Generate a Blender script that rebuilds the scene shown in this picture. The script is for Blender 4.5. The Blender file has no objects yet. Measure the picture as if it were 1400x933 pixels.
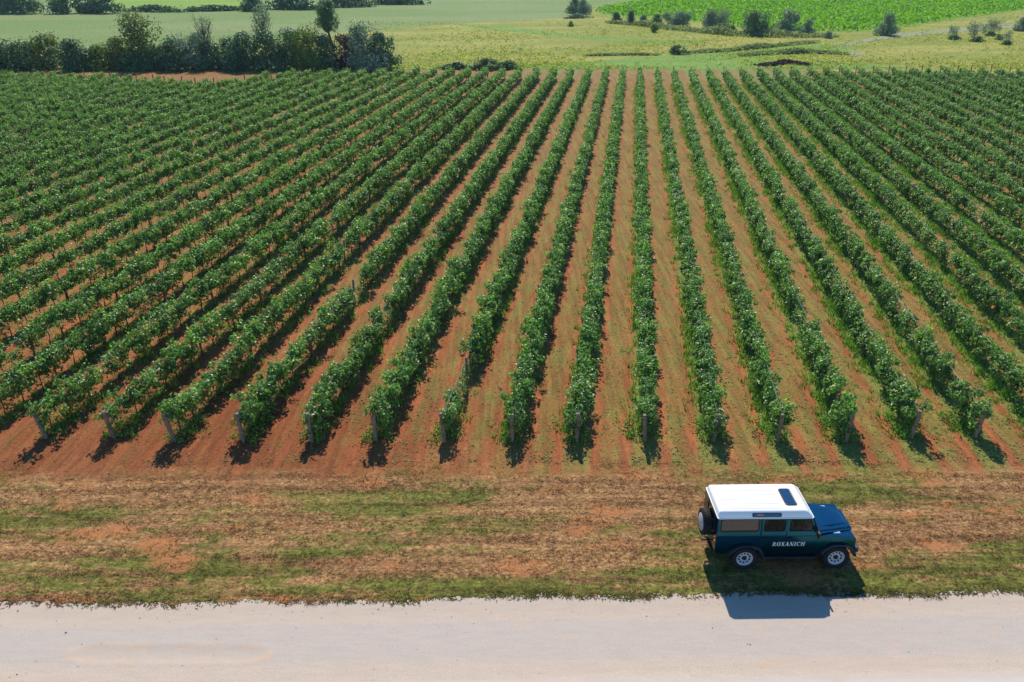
import bpy, math, random
import numpy as np
from mathutils import Vector, Matrix

# ------------------------------------------------------------------ camera, sky, sun, exposure
SC = bpy.context.scene
COL = SC.collection
R = math.radians
FPX, PITCH, CAMH = 1089.0, R(25.845), 16.87
cam_d = bpy.data.cameras.new("camera")
cam_d.sensor_width = 36.0
cam_d.lens = 36.0 * FPX / 1400.0
cam_d.clip_start = 0.1
cam_d.clip_end = 6000.0
cam = bpy.data.objects.new("camera", cam_d)
COL.objects.link(cam)
cam.location = (0, 0, CAMH)
cam.rotation_euler = (R(90) - PITCH, 0, 0)
SC.camera = cam

SUN_EL, SUN_AZ = R(44.0), R(-2.8)          # azimuth measured from +Y towards +X
world = bpy.data.worlds.new("World")
SC.world = world
world.use_nodes = True
wn = world.node_tree
bg = wn.nodes["Background"]
sky = wn.nodes.new("ShaderNodeTexSky")
sky.sky_type = 'NISHITA'
sky.sun_disc = False
sky.sun_elevation = SUN_EL
sky.sun_rotation = SUN_AZ
sky.air_density = 1.0
sky.dust_density = 0.0
sky.ozone_density = 6.0
hs = wn.nodes.new("ShaderNodeHueSaturation")
hs.inputs["Saturation"].default_value = 1.15
wn.links.new(sky.outputs[0], hs.inputs["Color"])
wn.links.new(hs.outputs[0], bg.inputs[0])
bg.inputs[1].default_value = 0.15
sun_d = bpy.data.lights.new("sun", 'SUN')
sun_d.energy = 5.0
sun_d.angle = R(0.53)
sun_d.color = (1.0, 0.91, 0.77)
sun = bpy.data.objects.new("sun", sun_d)
COL.objects.link(sun)
to_sun = Vector((math.sin(SUN_AZ) * math.cos(SUN_EL), math.cos(SUN_AZ) * math.cos(SUN_EL), math.sin(SUN_EL)))
sun.rotation_euler = to_sun.to_track_quat('Z', 'Y').to_euler()
SC.view_settings.view_transform = 'Standard'
SC.view_settings.look = 'None'
SC.view_settings.gamma = 1.0
SC.view_settings.use_curve_mapping = False
SC.view_settings.exposure = 0.35
SC.render.engine = 'CYCLES'
SC.cycles.use_denoising = True
SC.cycles.max_bounces = 6
SC.cycles.diffuse_bounces = 3
SC.cycles.glossy_bounces = 3
SC.cycles.transmission_bounces = 4
SC.cycles.transparent_max_bounces = 8
SC.cycles.caustics_reflective = False
SC.cycles.caustics_refractive = False

rng = np.random.default_rng(11)
random.seed(5)
_c, _s = math.cos(PITCH), math.sin(PITCH)


def gnd(x, y, z=0.0):
    """photo pixel (1400 wide) -> point of the ground plane"""
    v, u = y - 466.5, x - 700.0
    t = (CAMH - z) / (v * _c + FPX * _s)
    return u * t, t * (FPX * _c - v * _s)


def pix(X, Y, Z):
    d = Y * _c + (CAMH - Z) * _s
    return 700 + FPX * X / d, 466.5 + FPX * (-Y * _s + (CAMH - Z) * _c) / d


# ------------------------------------------------------------------ mesh helpers
def link(o, parent=None):
    COL.objects.link(o)
    if parent is not None:
        o.parent = parent
    return o


def tag(o, label=None, cat=None, group=None, kind=None):
    if label: o["label"] = label
    if cat: o["category"] = cat
    if group: o["group"] = group
    if kind: o["kind"] = kind
    return o


def empty(name, loc=(0, 0, 0), rz=0.0, parent=None):
    o = bpy.data.objects.new(name, None)
    o.empty_display_size = 0.3
    link(o, parent)
    o.location = loc
    o.rotation_euler = (0, 0, rz)
    return o


def np_mesh(name, verts, faces, mat, smooth=False):
    """verts (N,3), faces (M,k) integer array"""
    me = bpy.data.meshes.new(name)
    verts = np.asarray(verts, dtype=np.float32)
    faces = np.asarray(faces, dtype=np.int32)
    k = faces.shape[1]
    me.vertices.add(len(verts))
    me.vertices.foreach_set("co", verts.ravel())
    me.loops.add(faces.size)
    me.loops.foreach_set("vertex_index", faces.ravel())
    me.polygons.add(len(faces))
    me.polygons.foreach_set("loop_start", np.arange(0, faces.size, k, dtype=np.int32))
    me.polygons.foreach_set("loop_total", np.full(len(faces), k, dtype=np.int32))
    if smooth:
        me.polygons.foreach_set("use_smooth", np.ones(len(faces), dtype=bool))
    me.update(calc_edges=True)
    me.validate()
    if mat is not None:
        me.materials.append(mat)
    return me


def obj(name, me, parent=None):
    return link(bpy.data.objects.new(name, me), parent)


class MB:
    """collects shapes into one mesh"""
    def __init__(self):
        self.v, self.f, self.m = [], [], []
        self.slot = 0

    def add(self, vs, fs):
        b = len(self.v)
        self.v += [tuple(p) for p in vs]
        for q in fs:
            self.f.append([b + i for i in q])
            self.m.append(self.slot)
        return self

    def box(self, lo, hi):
        (a, b, c), (d, e, g) = lo, hi
        vs = [(a, b, c), (d, b, c), (d, e, c), (a, e, c), (a, b, g), (d, b, g), (d, e, g), (a, e, g)]
        return self.add(vs, [(3, 2, 1, 0), (4, 5, 6, 7), (0, 1, 5, 4), (1, 2, 6, 5), (2, 3, 7, 6), (3, 0, 4, 7)])

    def prism(self, poly, y0, y1, axis='y'):
        """poly of (a,b) extruded along an axis: y -> (a,t,b), x -> (t,a,b), z -> (a,b,t)"""
        n = len(poly)
        mk = {'y': lambda p, t: (p[0], t, p[1]), 'x': lambda p, t: (t, p[0], p[1]), 'z': lambda p, t: (p[0], p[1], t)}[axis]
        vs = [mk(p, y0) for p in poly] + [mk(p, y1) for p in poly]
        fs = [tuple(range(n)), tuple(range(2 * n - 1, n - 1, -1))]
        fs += [(i, i + n, (i + 1) % n + n, (i + 1) % n) for i in range(n)]
        return self.add(vs, fs)

    def rings(self, rs, caps=True):
        n = len(rs[0])
        vs = [p for r in rs for p in r]
        fs = []
        for k in range(len(rs) - 1):
            for i in range(n):
                fs.append((k * n + i, k * n + (i + 1) % n, (k + 1) * n + (i + 1) % n, (k + 1) * n + i))
        if caps:
            fs.append(tuple(range(n - 1, -1, -1)))
            fs.append(tuple((len(rs) - 1) * n + i for i in range(n)))
        return self.add(vs, fs)

    def tube(self, pts, rad, n=6):
        pts = [Vector(p) for p in pts]
        rads = rad if isinstance(rad, (list, tuple)) else [rad] * len(pts)
        rs = []
        for i, p in enumerate(pts):
            d = (pts[min(i + 1, len(pts) - 1)] - pts[max(i - 1, 0)]).normalized()
            a = d.cross(Vector((0, 0, 1)))
            if a.length < 1e-3: a = d.cross(Vector((1, 0, 0)))
            a.normalize()
            b = d.cross(a)
            rs.append([p + (a * math.cos(t) + b * math.sin(t)) * rads[i] for t in [2 * math.pi * k / n for k in range(n)]])
        return self.rings(rs)

    def lathe(self, prof, n=32, axis='y', c=(0, 0, 0), caps=True):
        """prof of (radius, offset along axis)"""
        rs = []
        for r, t in prof:
            ring = []
            for k in range(n):
                a = 2 * math.pi * k / n
                u, w = r * math.cos(a), r * math.sin(a)
                p = (u, t, w) if axis == 'y' else (t, u, w) if axis == 'x' else (u, w, t)
                ring.append((c[0] + p[0], c[1] + p[1], c[2] + p[2]))
            rs.append(ring)
        return self.rings(rs, caps)

    def build(self, name, mats, parent=None, bevel=0.0, seg=2, smooth=False):
        me = bpy.data.meshes.new(name)
        me.from_pydata(self.v, [], self.f)
        for m in (mats if isinstance(mats, (list, tuple)) else [mats]):
            me.materials.append(m)
        if any(self.m):
            me.polygons.foreach_set("material_index", self.m)
        me.update()
        import bmesh
        bm = bmesh.new()
        bm.from_mesh(me)
        bmesh.ops.recalc_face_normals(bm, faces=bm.faces)
        bm.to_mesh(me)
        bm.free()
        o = obj(name, me, parent)
        if bevel:
            md = o.modifiers.new("bevel", 'BEVEL')
            md.width = bevel
            md.segments = seg
            md.limit_method = 'ANGLE'
            md.angle_limit = R(35)
        if smooth or bevel:
            me.polygons.foreach_set("use_smooth", [True] * len(me.polygons))
            md = o.modifiers.new("auto", 'EDGE_SPLIT') if not bevel else None
            if md: md.split_angle = R(38)
            if bevel:
                w = o.modifiers.new("wn", 'WEIGHTED_NORMAL')
                w.keep_sharp = True
        return o


# ------------------------------------------------------------------ material helpers
class NT:
    def __init__(self, name):
        self.mat = bpy.data.materials.new(name)
        self.mat.use_nodes = True
        self.t = self.mat.node_tree
        self.t.nodes.clear()
        self.out = self.t.nodes.new("ShaderNodeOutputMaterial")

    def n(self, typ, **kw):
        nd = self.t.nodes.new(typ)
        for k, v in kw.items(): setattr(nd, k, v)
        return nd

    def put(self, sock, v):
        if v is None: return
        if isinstance(v, bpy.types.NodeSocket):
            self.t.links.new(v, sock)
        else:
            if sock.type == 'RGBA' and len(v) == 3: v = (*v, 1)
            sock.default_value = v

    def math(self, op, a, b=None, clamp=False):
        nd = self.n("ShaderNodeMath", operation=op, use_clamp=clamp)
        self.put(nd.inputs[0], a); self.put(nd.inputs[1], b)
        return nd.outputs[0]

    def mix(self, f, a, b):
        nd = self.n("ShaderNodeMix", data_type='RGBA')
        self.put(nd.inputs[0], f); self.put(nd.inputs[6], a); self.put(nd.inputs[7], b)
        return nd.outputs[2]

    def mul(self, a, b):
        nd = self.n("ShaderNodeMix", data_type='RGBA', blend_type='MULTIPLY')
        nd.inputs[0].default_value = 1.0
        self.put(nd.inputs[6], a); self.put(nd.inputs[7], b)
        return nd.outputs[2]

    def step(self, v, lo, hi):
        nd = self.n("ShaderNodeMapRange", interpolation_type='SMOOTHSTEP')
        self.put(nd.inputs[0], v); nd.inputs[1].default_value = lo; nd.inputs[2].default_value = hi
        return nd.outputs[0]

    def pos(self):
        if not hasattr(self, "_pos"): self._pos = self.n("ShaderNodeNewGeometry").outputs["Position"]
        return self._pos

    def xyz(self):
        if not hasattr(self, "_xyz"):
            nd = self.n("ShaderNodeSeparateXYZ")
            self.put(nd.inputs[0], self.pos())
            self._xyz = nd.outputs
        return self._xyz

    def noise(self, scale, detail=4, rough=0.6, stretch=(1, 1, 1), rz=0.0, off=(0, 0, 0), dist=0.0):
        mp = self.n("ShaderNodeMapping")
        mp.inputs["Scale"].default_value = stretch
        mp.inputs["Rotation"].default_value = (0, 0, rz)
        mp.inputs["Location"].default_value = off
        self.put(mp.inputs[0], self.pos())
        nd = self.n("ShaderNodeTexNoise")
        self.put(nd.inputs["Vector"], mp.outputs[0])
        nd.inputs["Scale"].default_value = scale
        nd.inputs["Detail"].default_value = detail
        nd.inputs["Roughness"].default_value = rough
        nd.inputs["Distortion"].default_value = dist
        return nd.outputs[0]

    def island(self):
        return self.n("ShaderNodeNewGeometry").outputs["Random Per Island"]

    def principled(self, base, rough=0.6, spec=0.5, metal=0.0, coat=0.0, bump=None, bstr=0.5, bdist=0.05):
        p = self.n("ShaderNodeBsdfPrincipled")
        self.put(p.inputs["Base Color"], base)
        self.put(p.inputs["Roughness"], rough)
        p.inputs["Specular IOR Level"].default_value = spec
        p.inputs["Metallic"].default_value = metal
        p.inputs["Coat Weight"].default_value = coat
        p.inputs["Coat Roughness"].default_value = 0.04
        if bump is not None:
            b = self.n("ShaderNodeBump")
            b.inputs["Strength"].default_value = bstr
            b.inputs["Distance"].default_value = bdist
            self.put(b.inputs["Height"], bump)
            self.t.links.new(b.outputs[0], p.inputs["Normal"])
        return p.outputs[0]

    def done(self, sh):
        self.t.links.new(sh, self.out.inputs[0])
        return self.mat


def plain(name, col, rough=0.5, spec=0.5, metal=0.0, coat=0.0, vary=0.0, vscale=6.0):
    t = NT(name)
    base = col
    if vary:
        nz = t.noise(vscale, 5, 0.65)
        base = t.mix(t.step(nz, 0.3, 0.7), tuple(c * (1 - vary) for c in col), tuple(min(1, c * (1 + vary)) for c in col))
    return t.done(t.principled(base, rough, spec, metal, coat))


def leafy(name, dark, mid, light, trans=0.3, rough=0.42, spec=0.5, patch=0.35, yellow=None):
    """leaf-sized faces: each leaf its own tone, patches of tone across the plant"""
    t = NT(name)
    isl = t.island()
    pn = t.noise(patch, 3, 0.6)
    f = t.math('ADD', t.math('MULTIPLY', isl, 0.6), t.math('MULTIPLY', pn, 0.6))
    c = t.mix(t.step(f, 0.2, 0.62), dark, mid)
    c = t.mix(t.step(f, 0.6, 1.0), c, light)
    if yellow is not None:
        c = t.mix(t.math('MULTIPLY', t.step(isl, 0.93, 0.97), 0.8), c, yellow)
    p = t.principled(c, rough, spec)
    tr = t.n("ShaderNodeBsdfTranslucent")
    tc = t.mul(c, (1.5, 1.75, 0.7))
    t.put(tr.inputs[0], tc)
    ms = t.n("ShaderNodeMixShader")
    ms.inputs[0].default_value = trans
    t.t.links.new(p, ms.inputs[1]); t.t.links.new(tr.outputs[0], ms.inputs[2])
    return t.done(ms.outputs[0])


# ------------------------------------------------------------------ vineyard layout
ROW_ANG = R(8.09)
RTAN = math.tan(ROW_ANG)
RDIR = np.array((math.sin(ROW_ANG), math.cos(ROW_ANG)))
ROW_X0, ROW_DX, ROW_Y = -18.05, 2.575, 26.0     # first end post in view, step along X, line of end posts


# ground colours shared by the soil, the mown verge and the grass that grows on it
def verge_colour(t):
    big = t.noise(0.34, 4, 0.6, stretch=(0.35, 1.5, 1), off=(3.1, 7.7, 0))
    mid = t.noise(1.5, 5, 0.65, stretch=(0.5, 1.6, 1), off=(9.0, 1.0, 0))
    fine = t.noise(10.0, 5, 0.75, stretch=(0.75, 1.1, 1))
    dry = t.mix(t.step(fine, 0.3, 0.7), (0.122, 0.063, 0.025), (0.456, 0.266, 0.124))
    grn = t.mix(t.step(fine, 0.3, 0.7), (0.072, 0.082, 0.015), (0.192, 0.199, 0.043))
    f = t.math('ADD', t.math('MULTIPLY', big, 0.6), t.math('MULTIPLY', mid, 0.4))
    # greener towards the road
    y = t.xyz()[1]
    edge = t.math('MULTIPLY', t.math('SUBTRACT', 1.0, t.step(y, 17.6, 19.7)), 0.075)
    f = t.math('ADD', f, edge)
    mot = t.noise(3.6, 6, 0.78, stretch=(0.85, 1.15, 1), off=(1, 6, 0))
    c = t.mix(t.step(f, 0.47, 0.59), dry, grn)
    c = t.mul(c, t.mix(t.step(mot, 0.34, 0.66), (0.60, 0.57, 0.54), (1.26, 1.24, 1.18)))
    mow = t.noise(1.0, 5, 0.7, stretch=(0.10, 2.6, 1), rz=0.016, off=(0, 5, 0))
    c = t.mul(c, t.mix(t.step(mow, 0.36, 0.62), (0.74, 0.70, 0.66), (1.14, 1.13, 1.08)))
    spot = t.noise(0.42, 3, 0.55, stretch=(0.7, 1.5, 1), off=(21.0, 4.0, 0))
    fr = t.math('ADD', spot, t.math('MULTIPLY', mid, 0.12))
    bare = t.mix(t.step(fine, 0.3, 0.7), (0.27, 0.105, 0.038), (0.44, 0.185, 0.070))
    return c, bare, t.step(fr, 0.615, 0.72), fine, mid


def field_material(name):
    t = NT(name)
    x, y = t.xyz()[0], t.xyz()[1]
    # distance from the nearest row, 0 on the row and 0.5 half way
    u = t.math('DIVIDE', t.math('SUBTRACT', t.math('SUBTRACT', x, t.math('MULTIPLY', t.math('SUBTRACT', y, ROW_Y), RTAN)), ROW_X0), ROW_DX)
    wob = t.math('MULTIPLY', t.math('SUBTRACT', t.noise(0.5, 2, 0.5), 0.5), 0.12)
    u = t.math('ADD', u, wob)
    tri = t.math('ABSOLUTE', t.math('SUBTRACT', t.math('FRACT', t.math('ADD', u, 0.5)), 0.5))
    big = t.noise(0.11, 3, 0.55, off=(5, 2, 0))
    mid = t.noise(1.3, 5, 0.65, stretch=(1.5, 0.6, 1), rz=ROW_ANG)
    fine = t.noise(8.0, 7, 0.78)
    clod = t.noise(30.0, 4, 0.7)
    soil = t.mix(t.step(fine, 0.28, 0.72), (0.176, 0.059, 0.021), (0.303, 0.114, 0.041))
    soil = t.mix(t.math('MULTIPLY', t.step(big, 0.42, 0.62), 0.7), soil, t.mul(soil, (1.2, 1.35, 1.4)))
    pale = t.step(t.noise(2.6, 4, 0.6, stretch=(1.4, 0.5, 1), rz=ROW_ANG, off=(2, 8, 0)), 0.56, 0.72)
    soil = t.mix(t.math('MULTIPLY', pale, 0.55), soil, (0.449, 0.202, 0.094))
    # wheel tracks: packed and lighter
    tr = t.math('SUBTRACT', 1.0, t.step(t.math('ABSOLUTE', t.math('SUBTRACT', tri, 0.27)), 0.02, 0.085))
    tr = t.math('MULTIPLY', tr, t.step(t.noise(0.9, 4, 0.65, stretch=(2.0, 0.35, 1), rz=ROW_ANG, off=(6, 6, 0)), 0.38, 0.62))
    soil = t.mix(t.math('MULTIPLY', tr, 0.75), soil, t.mix(t.step(fine, 0.3, 0.7), (0.241, 0.067, 0.022), (0.384, 0.134, 0.050)))
    # dry and green ground cover between the tracks
    right = t.step(x, -16.0, 10.0)
    near = t.math('SUBTRACT', 1.0, t.step(y, 30, 60))
    cov = t.math('ADD', t.math('MULTIPLY', mid, 0.75), t.math('MULTIPLY', t.noise(0.3, 3, 0.6, off=(1, 14, 0)), 0.45))
    cov = t.math('ADD', cov, t.math('MULTIPLY', right, 0.20))
    cov = t.math('ADD', cov, t.math('MULTIPLY', t.math('MULTIPLY', t.step(y, 30.0, 42.0), t.math('SUBTRACT', 1.0, t.step(x, -14.0, 2.0))), 0.16))
    cov = t.math('ADD', cov, t.math('MULTIPLY', t.step(tri, 0.33, 0.46), 0.14))
    cov = t.math('SUBTRACT', cov, t.math('MULTIPLY', tr, 0.16))
    cov = t.math('SUBTRACT', cov, t.math('MULTIPLY', t.math('SUBTRACT', 1.0, t.step(y, 26.0, 29.5)), 0.10))
    right = t.math('ADD', right, t.math('MULTIPLY', t.step(x, 14.0, 46.0), 0.9))
    cover = t.mix(t.step(fine, 0.32, 0.68), (0.143, 0.082, 0.021), (0.279, 0.171, 0.054))
    gfac = t.step(t.math('ADD', t.noise(0.8, 4, 0.6, stretch=(1.6, 0.6, 1), rz=ROW_ANG, off=(7, 3, 0)), t.math('MULTIPLY', right, 0.09)), 0.53, 0.66)
    cover = t.mix(t.math('MULTIPLY', gfac, 0.75), cover, t.mix(t.step(fine, 0.3, 0.7), (0.10, 0.110, 0.025), (0.23, 0.235, 0.055)))
    c = t.mix(t.math('MULTIPLY', t.step(cov, 0.63, 0.82), 0.85), soil, cover)
    strk = t.noise(3.2, 4, 0.65, stretch=(1.0, 0.06, 1), rz=ROW_ANG, off=(0, 3, 0))
    c = t.mul(c, t.mix(t.step(strk, 0.34, 0.66), (0.80, 0.76, 0.72), (1.16, 1.15, 1.12)))
    deep = t.math('MULTIPLY', t.math('SUBTRACT', 1.0, t.step(x, -10.0, 2.0)), t.math('SUBTRACT', 1.0, t.step(y, 27.0, 36.0)))
    c = t.mul(c, t.mix(deep, (1, 1, 1), (0.80, 0.74, 0.74)))
    # grassy foot of the rows on the right half
    foot = t.math('MULTIPLY', t.math('SUBTRACT', 1.0, t.step(tri, 0.12, 0.24)), t.step(x, -8, 12))
    c = t.mix(t.math('MULTIPLY', foot, 0.75), c, t.mix(t.step(fine, 0.3, 0.7), (0.09, 0.13, 0.02), (0.20, 0.26, 0.055)))
    # the mown verge in front
    vc, bare, bf, vfine, vmid = verge_colour(t)
    vc = t.mix(t.math('MULTIPLY', bf, 0.9), vc, bare)
    yy = t.math('ADD', y, t.math('MULTIPLY', t.math('SUBTRACT', t.noise(0.55, 5, 0.7), 0.5), 2.6))
    yy = t.math('SUBTRACT', yy, t.math('MULTIPLY', x, 0.012))
    vm = t.math('SUBTRACT', 1.0, t.step(yy, 23.1, 24.6))
    c = t.mix(vm, c, vc)
    h = t.math('ADD', t.math('MULTIPLY', fine, 0.6), t.math('MULTIPLY', clod, 0.5))
    h = t.math('ADD', h, t.math('MULTIPLY', mid, 0.9))
    return t.done(t.principled(c, 0.95, 0.15, bump=h, bstr=0.6, bdist=0.06))


M_FIELD = field_material("red soil and dry grass")


def road_material():
    t = NT("pale gravel road")
    x, y = t.xyz()[0], t.xyz()[1]
    yr = t.math('SUBTRACT', y, t.math('MULTIPLY', x, 0.0166))
    big = t.noise(0.5, 4, 0.6, stretch=(0.3, 1.2, 1))
    fine = t.noise(26.0, 5, 0.75)
    grain = t.noise(90.0, 3, 0.7)
    c = t.mix(t.step(fine, 0.3, 0.7), (0.381, 0.322, 0.270), (0.505, 0.431, 0.367))
    c = t.mix(t.math('MULTIPLY', t.step(big, 0.4, 0.65), 0.5), c, (0.44, 0.36, 0.30))
    lane = t.math('MULTIPLY', t.step(yr, 16.95, 16.6), t.step(yr, 15.2, 15.6))
    c = t.mix(t.math('MULTIPLY', lane, 0.8), c, t.mix(t.step(fine, 0.3, 0.7), (0.36, 0.325, 0.30), (0.43, 0.39, 0.365)))
    shoulder = t.step(yr, 16.75, 17.3)
    c = t.mix(t.math('MULTIPLY', shoulder, 0.85), c, t.mix(t.step(grain, 0.35, 0.65), (0.33, 0.27, 0.225), (0.50, 0.43, 0.37)))
    near = t.math('SUBTRACT', 1.0, t.step(yr, 14.55, 14.85))
    c = t.mix(t.math('MULTIPLY', near, 0.85), c, (0.52, 0.47, 0.44))
    # the sandy scrape near the road's middle
    wob = t.math('MULTIPLY', t.math('SUBTRACT', t.noise(1.7, 4, 0.65), 0.5), 1.3)
    SX, SY = gnd(232, 893)
    ex = t.math('MAXIMUM', t.math('SUBTRACT', t.math('ABSOLUTE', t.math('SUBTRACT', x, SX)), 1.9), 0.0)
    dd = t.math('ADD', t.math('POWER', t.math('DIVIDE', ex, 0.6), 2.0), t.math('POWER', t.math('DIVIDE', t.math('SUBTRACT', y, SY), 0.23), 2.0))
    dd = t.math('ADD', t.math('SQRT', dd), wob)
    rim = t.math('MULTIPLY', t.step(dd, 0.6, 1.1), t.math('SUBTRACT', 1.0, t.step(dd, 1.2, 1.7)))
    c = t.mix(t.math('MULTIPLY', t.math('SUBTRACT', 1.0, t.step(dd, 0.8, 1.3)), 0.5), c, t.mix(t.step(grain, 0.35, 0.65), (0.38, 0.32, 0.26), (0.46, 0.40, 0.34)))
    c = t.mix(t.math('MULTIPLY', t.math('MULTIPLY', rim, t.step(t.noise(2.3, 4, 0.7, off=(8, 0, 0)), 0.35, 0.65)), 0.62), c, (0.50, 0.36, 0.25))
    c = t.mul(c, t.mix(t.step(t.noise(5.0, 4, 0.7, stretch=(0.3, 1.4, 1)), 0.3, 0.7), (0.96, 0.96, 0.96), (1.03, 1.025, 1.02)))
    rust = t.step(t.noise(1.4, 5, 0.7, stretch=(0.6, 1.5, 1), off=(4, 4, 0)), 0.58, 0.74)
    c = t.mix(t.math('MULTIPLY', rust, 0.6), c, (0.52, 0.35, 0.24))
    h = t.math('ADD', t.math('MULTIPLY', fine, 0.6), t.math('MULTIPLY', grain, 0.5))
    c = t.mul(c, (1.03, 0.99, 0.92))
    return t.done(t.principled(c, 0.93, 0.2, bump=h, bstr=0.3, bdist=0.02))


M_ROAD = road_material()


def meadow_material(name, cols, patch=0.075, stretch=(0.4, 1.0, 1), fine_scale=1.2, soft=(0.4, 0.62)):
    t = NT(name)
    a = t.noise(patch, 5, 0.62, stretch=stretch, off=(11, 3, 0))
    b = t.noise(patch * 3.3, 5, 0.65, stretch=stretch, off=(2, 9, 0))
    f = t.noise(fine_scale, 4, 0.7)
    c = t.mix(t.step(a, *soft), cols[0], cols[1])
    c = t.mix(t.step(b, 0.52, 0.68), c, cols[2])
    k = t.step(f, 0.25, 0.75)
    c = t.mul(c, t.mix(k, (0.74, 0.74, 0.74), (1.2, 1.2, 1.2)))
    return t.done(t.principled(c, 0.95, 0.1, bump=f, bstr=0.8, bdist=0.35))


M_MEADOW = meadow_material("mixed summer meadow", [(0.206, 0.228, 0.038), (0.301, 0.281, 0.065), (0.167, 0.233, 0.034)])
M_PALE = meadow_material("pale grey green meadow", [(0.147, 0.216, 0.060), (0.191, 0.239, 0.087), (0.140, 0.220, 0.048)], patch=0.03)
M_LUSH = meadow_material("lush green grass", [(0.127, 0.230, 0.034), (0.161, 0.276, 0.046), (0.196, 0.253, 0.057)], patch=0.15)
M_TRACK = meadow_material("worn grassy track", [(0.230, 0.250, 0.150), (0.270, 0.270, 0.170), (0.210, 0.240, 0.120)], patch=0.3)
M_FARSOIL = meadow_material("far vineyard floor", [(0.163, 0.275, 0.031), (0.200, 0.312, 0.044), (0.150, 0.237, 0.037)], patch=0.1)
M_DIRT = plain("dark red earth", (0.11, 0.055, 0.05), 0.95, 0.1, vary=0.45, vscale=2.5)


# ------------------------------------------------------------------ ground sheets
def waves(x, y):
    return (0.018 * np.sin(x * 1.9 + 0.7 * y) + 0.014 * np.sin(y * 2.7 - 1.1 * x + 2.0) + 0.012 * np.sin(4.1 * x + 3.3 * y)) * 0.8


def field_height(x, y):
    u = (x - (y - ROW_Y) * RTAN - ROW_X0) / ROW_DX
    tri = np.abs((u + 0.5) % 1.0 - 0.5)
    amp = np.clip((y - 25.0) / 2.0, 0, 1)
    h = waves(x, y) * np.clip((y - 21.0) / 3.0, 0.35, 1)
    h = h + amp * (0.07 * np.exp(-(tri / 0.14) ** 2) - 0.045 * np.exp(-((tri - 0.27) / 0.06) ** 2))
    return h


def sheet(name, xs, y_lo, y_hi, ny, mat, hfun=None, z=0.0, power=1.0):
    """grid between two boundary curves y_lo(x), y_hi(x)"""
    lo, hi = y_lo(xs), y_hi(xs)
    tt = np.linspace(0, 1, ny) ** power
    X = np.repeat(xs[None, :], ny, 0)
    Y = lo[None, :] + (hi - lo)[None, :] * tt[:, None]
    Z = (hfun(X, Y) if hfun else np.zeros_like(X)) + z
    nx = len(xs)
    idx = np.arange(nx * ny).reshape(ny, nx)
    f = np.stack([idx[:-1, :-1], idx[:-1, 1:], idx[1:, 1:], idx[1:, :-1]], -1).reshape(-1, 4)
    o = obj(name, np_mesh(name, np.stack([X, Y, Z], -1).reshape(-1, 3), f, mat, True))
    o["kind"] = "structure"
    return o


def poly_sheet(name, pts, z, mat):
    me = bpy.data.meshes.new(name)
    me.from_pydata([(x, y, z) for x, y in pts], [], [tuple(range(len(pts)))])
    me.materials.append(mat)
    me.update()
    o = obj(name, me)
    if me.polygons[0].normal.z < 0:
        me.flip_normals()
    o["kind"] = "structure"
    return o


poly_sheet("ground", [(-3500, -400), (3500, -400), (3500, 4500), (-3500, 4500)], -0.09, M_MEADOW)


def fr(x, seed, amps=((0.31, 0.05), (0.87, 0.045), (2.03, 0.03), (3.7, 0.025), (7.9, 0.022), (13.1, 0.018), (19.7, 0.016), (27.3, 0.014))):
    r = np.random.default_rng(seed)
    return sum(a * np.sin(k * x + r.uniform(0, 6.28)) for k, a in amps)


def road_edge(x):
    return 17.74 + 0.018 * x + fr(x, 3)


xs_near = np.arange(-60, 60.01, 0.10)


def road_height(x, y):
    # the shallow sunken scrape in the road surface
    cx, cy = gnd(232, 893)
    ex = np.clip(np.abs(x - cx) - 1.9, 0, None)
    d = np.sqrt((ex / 0.55) ** 2 + ((y - cy) / 0.24) ** 2)
    dip = -0.018 * np.clip(1.3 - d, 0, 1) ** 0.7 + 0.006 * np.exp(-((d - 1.4) / 0.3) ** 2)
    ridge = 0.015 * np.exp(-((y - 0.0166 * x - 14.72) / 0.12) ** 2) * np.clip((x + 1) / 3, 0, 1)
    return dip + ridge + 0.0015 * np.sin(3.1 * x + 5 * y)


sheet("road", xs_near, lambda x: 0 * x + 11.0, road_edge, 80, M_ROAD, road_height, z=-0.034)
xs_f = np.arange(-110, 110.01, 0.22)


def soil_far(x):
    return np.interp(x, [-110, -60, 0, 42, 66, 110], [133, 135, 137, 137, 133, 124]) + fr(x, 8, ((0.3, 0.5), (0.9, 0.4), (2.1, 0.3)))


def verge_height(x, y):
    w = np.clip((y - 0.018 * x - 17.76) / 0.9, 0, 1)
    w = w * w * (3 - 2 * w)
    return field_height(x, y) * w - 0.024 * (1 - w)


def verge_top(x):
    return 24.2 + 0.012 * x + 0 * x


sheet("verge", np.arange(-60, 60.01, 0.15), lambda x: road_edge(x) - 0.02 + fr(x, 19, ((4.3, 0.03), (9.7, 0.03), (17.0, 0.025), (29.0, 0.02))), verge_top, 50, M_FIELD, verge_height)
sheet("soil", xs_f, verge_top, soil_far, 190, M_FIELD, field_height, power=1.5)


def P(*pp):
    return [gnd(a, b) for a, b in pp]


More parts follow.
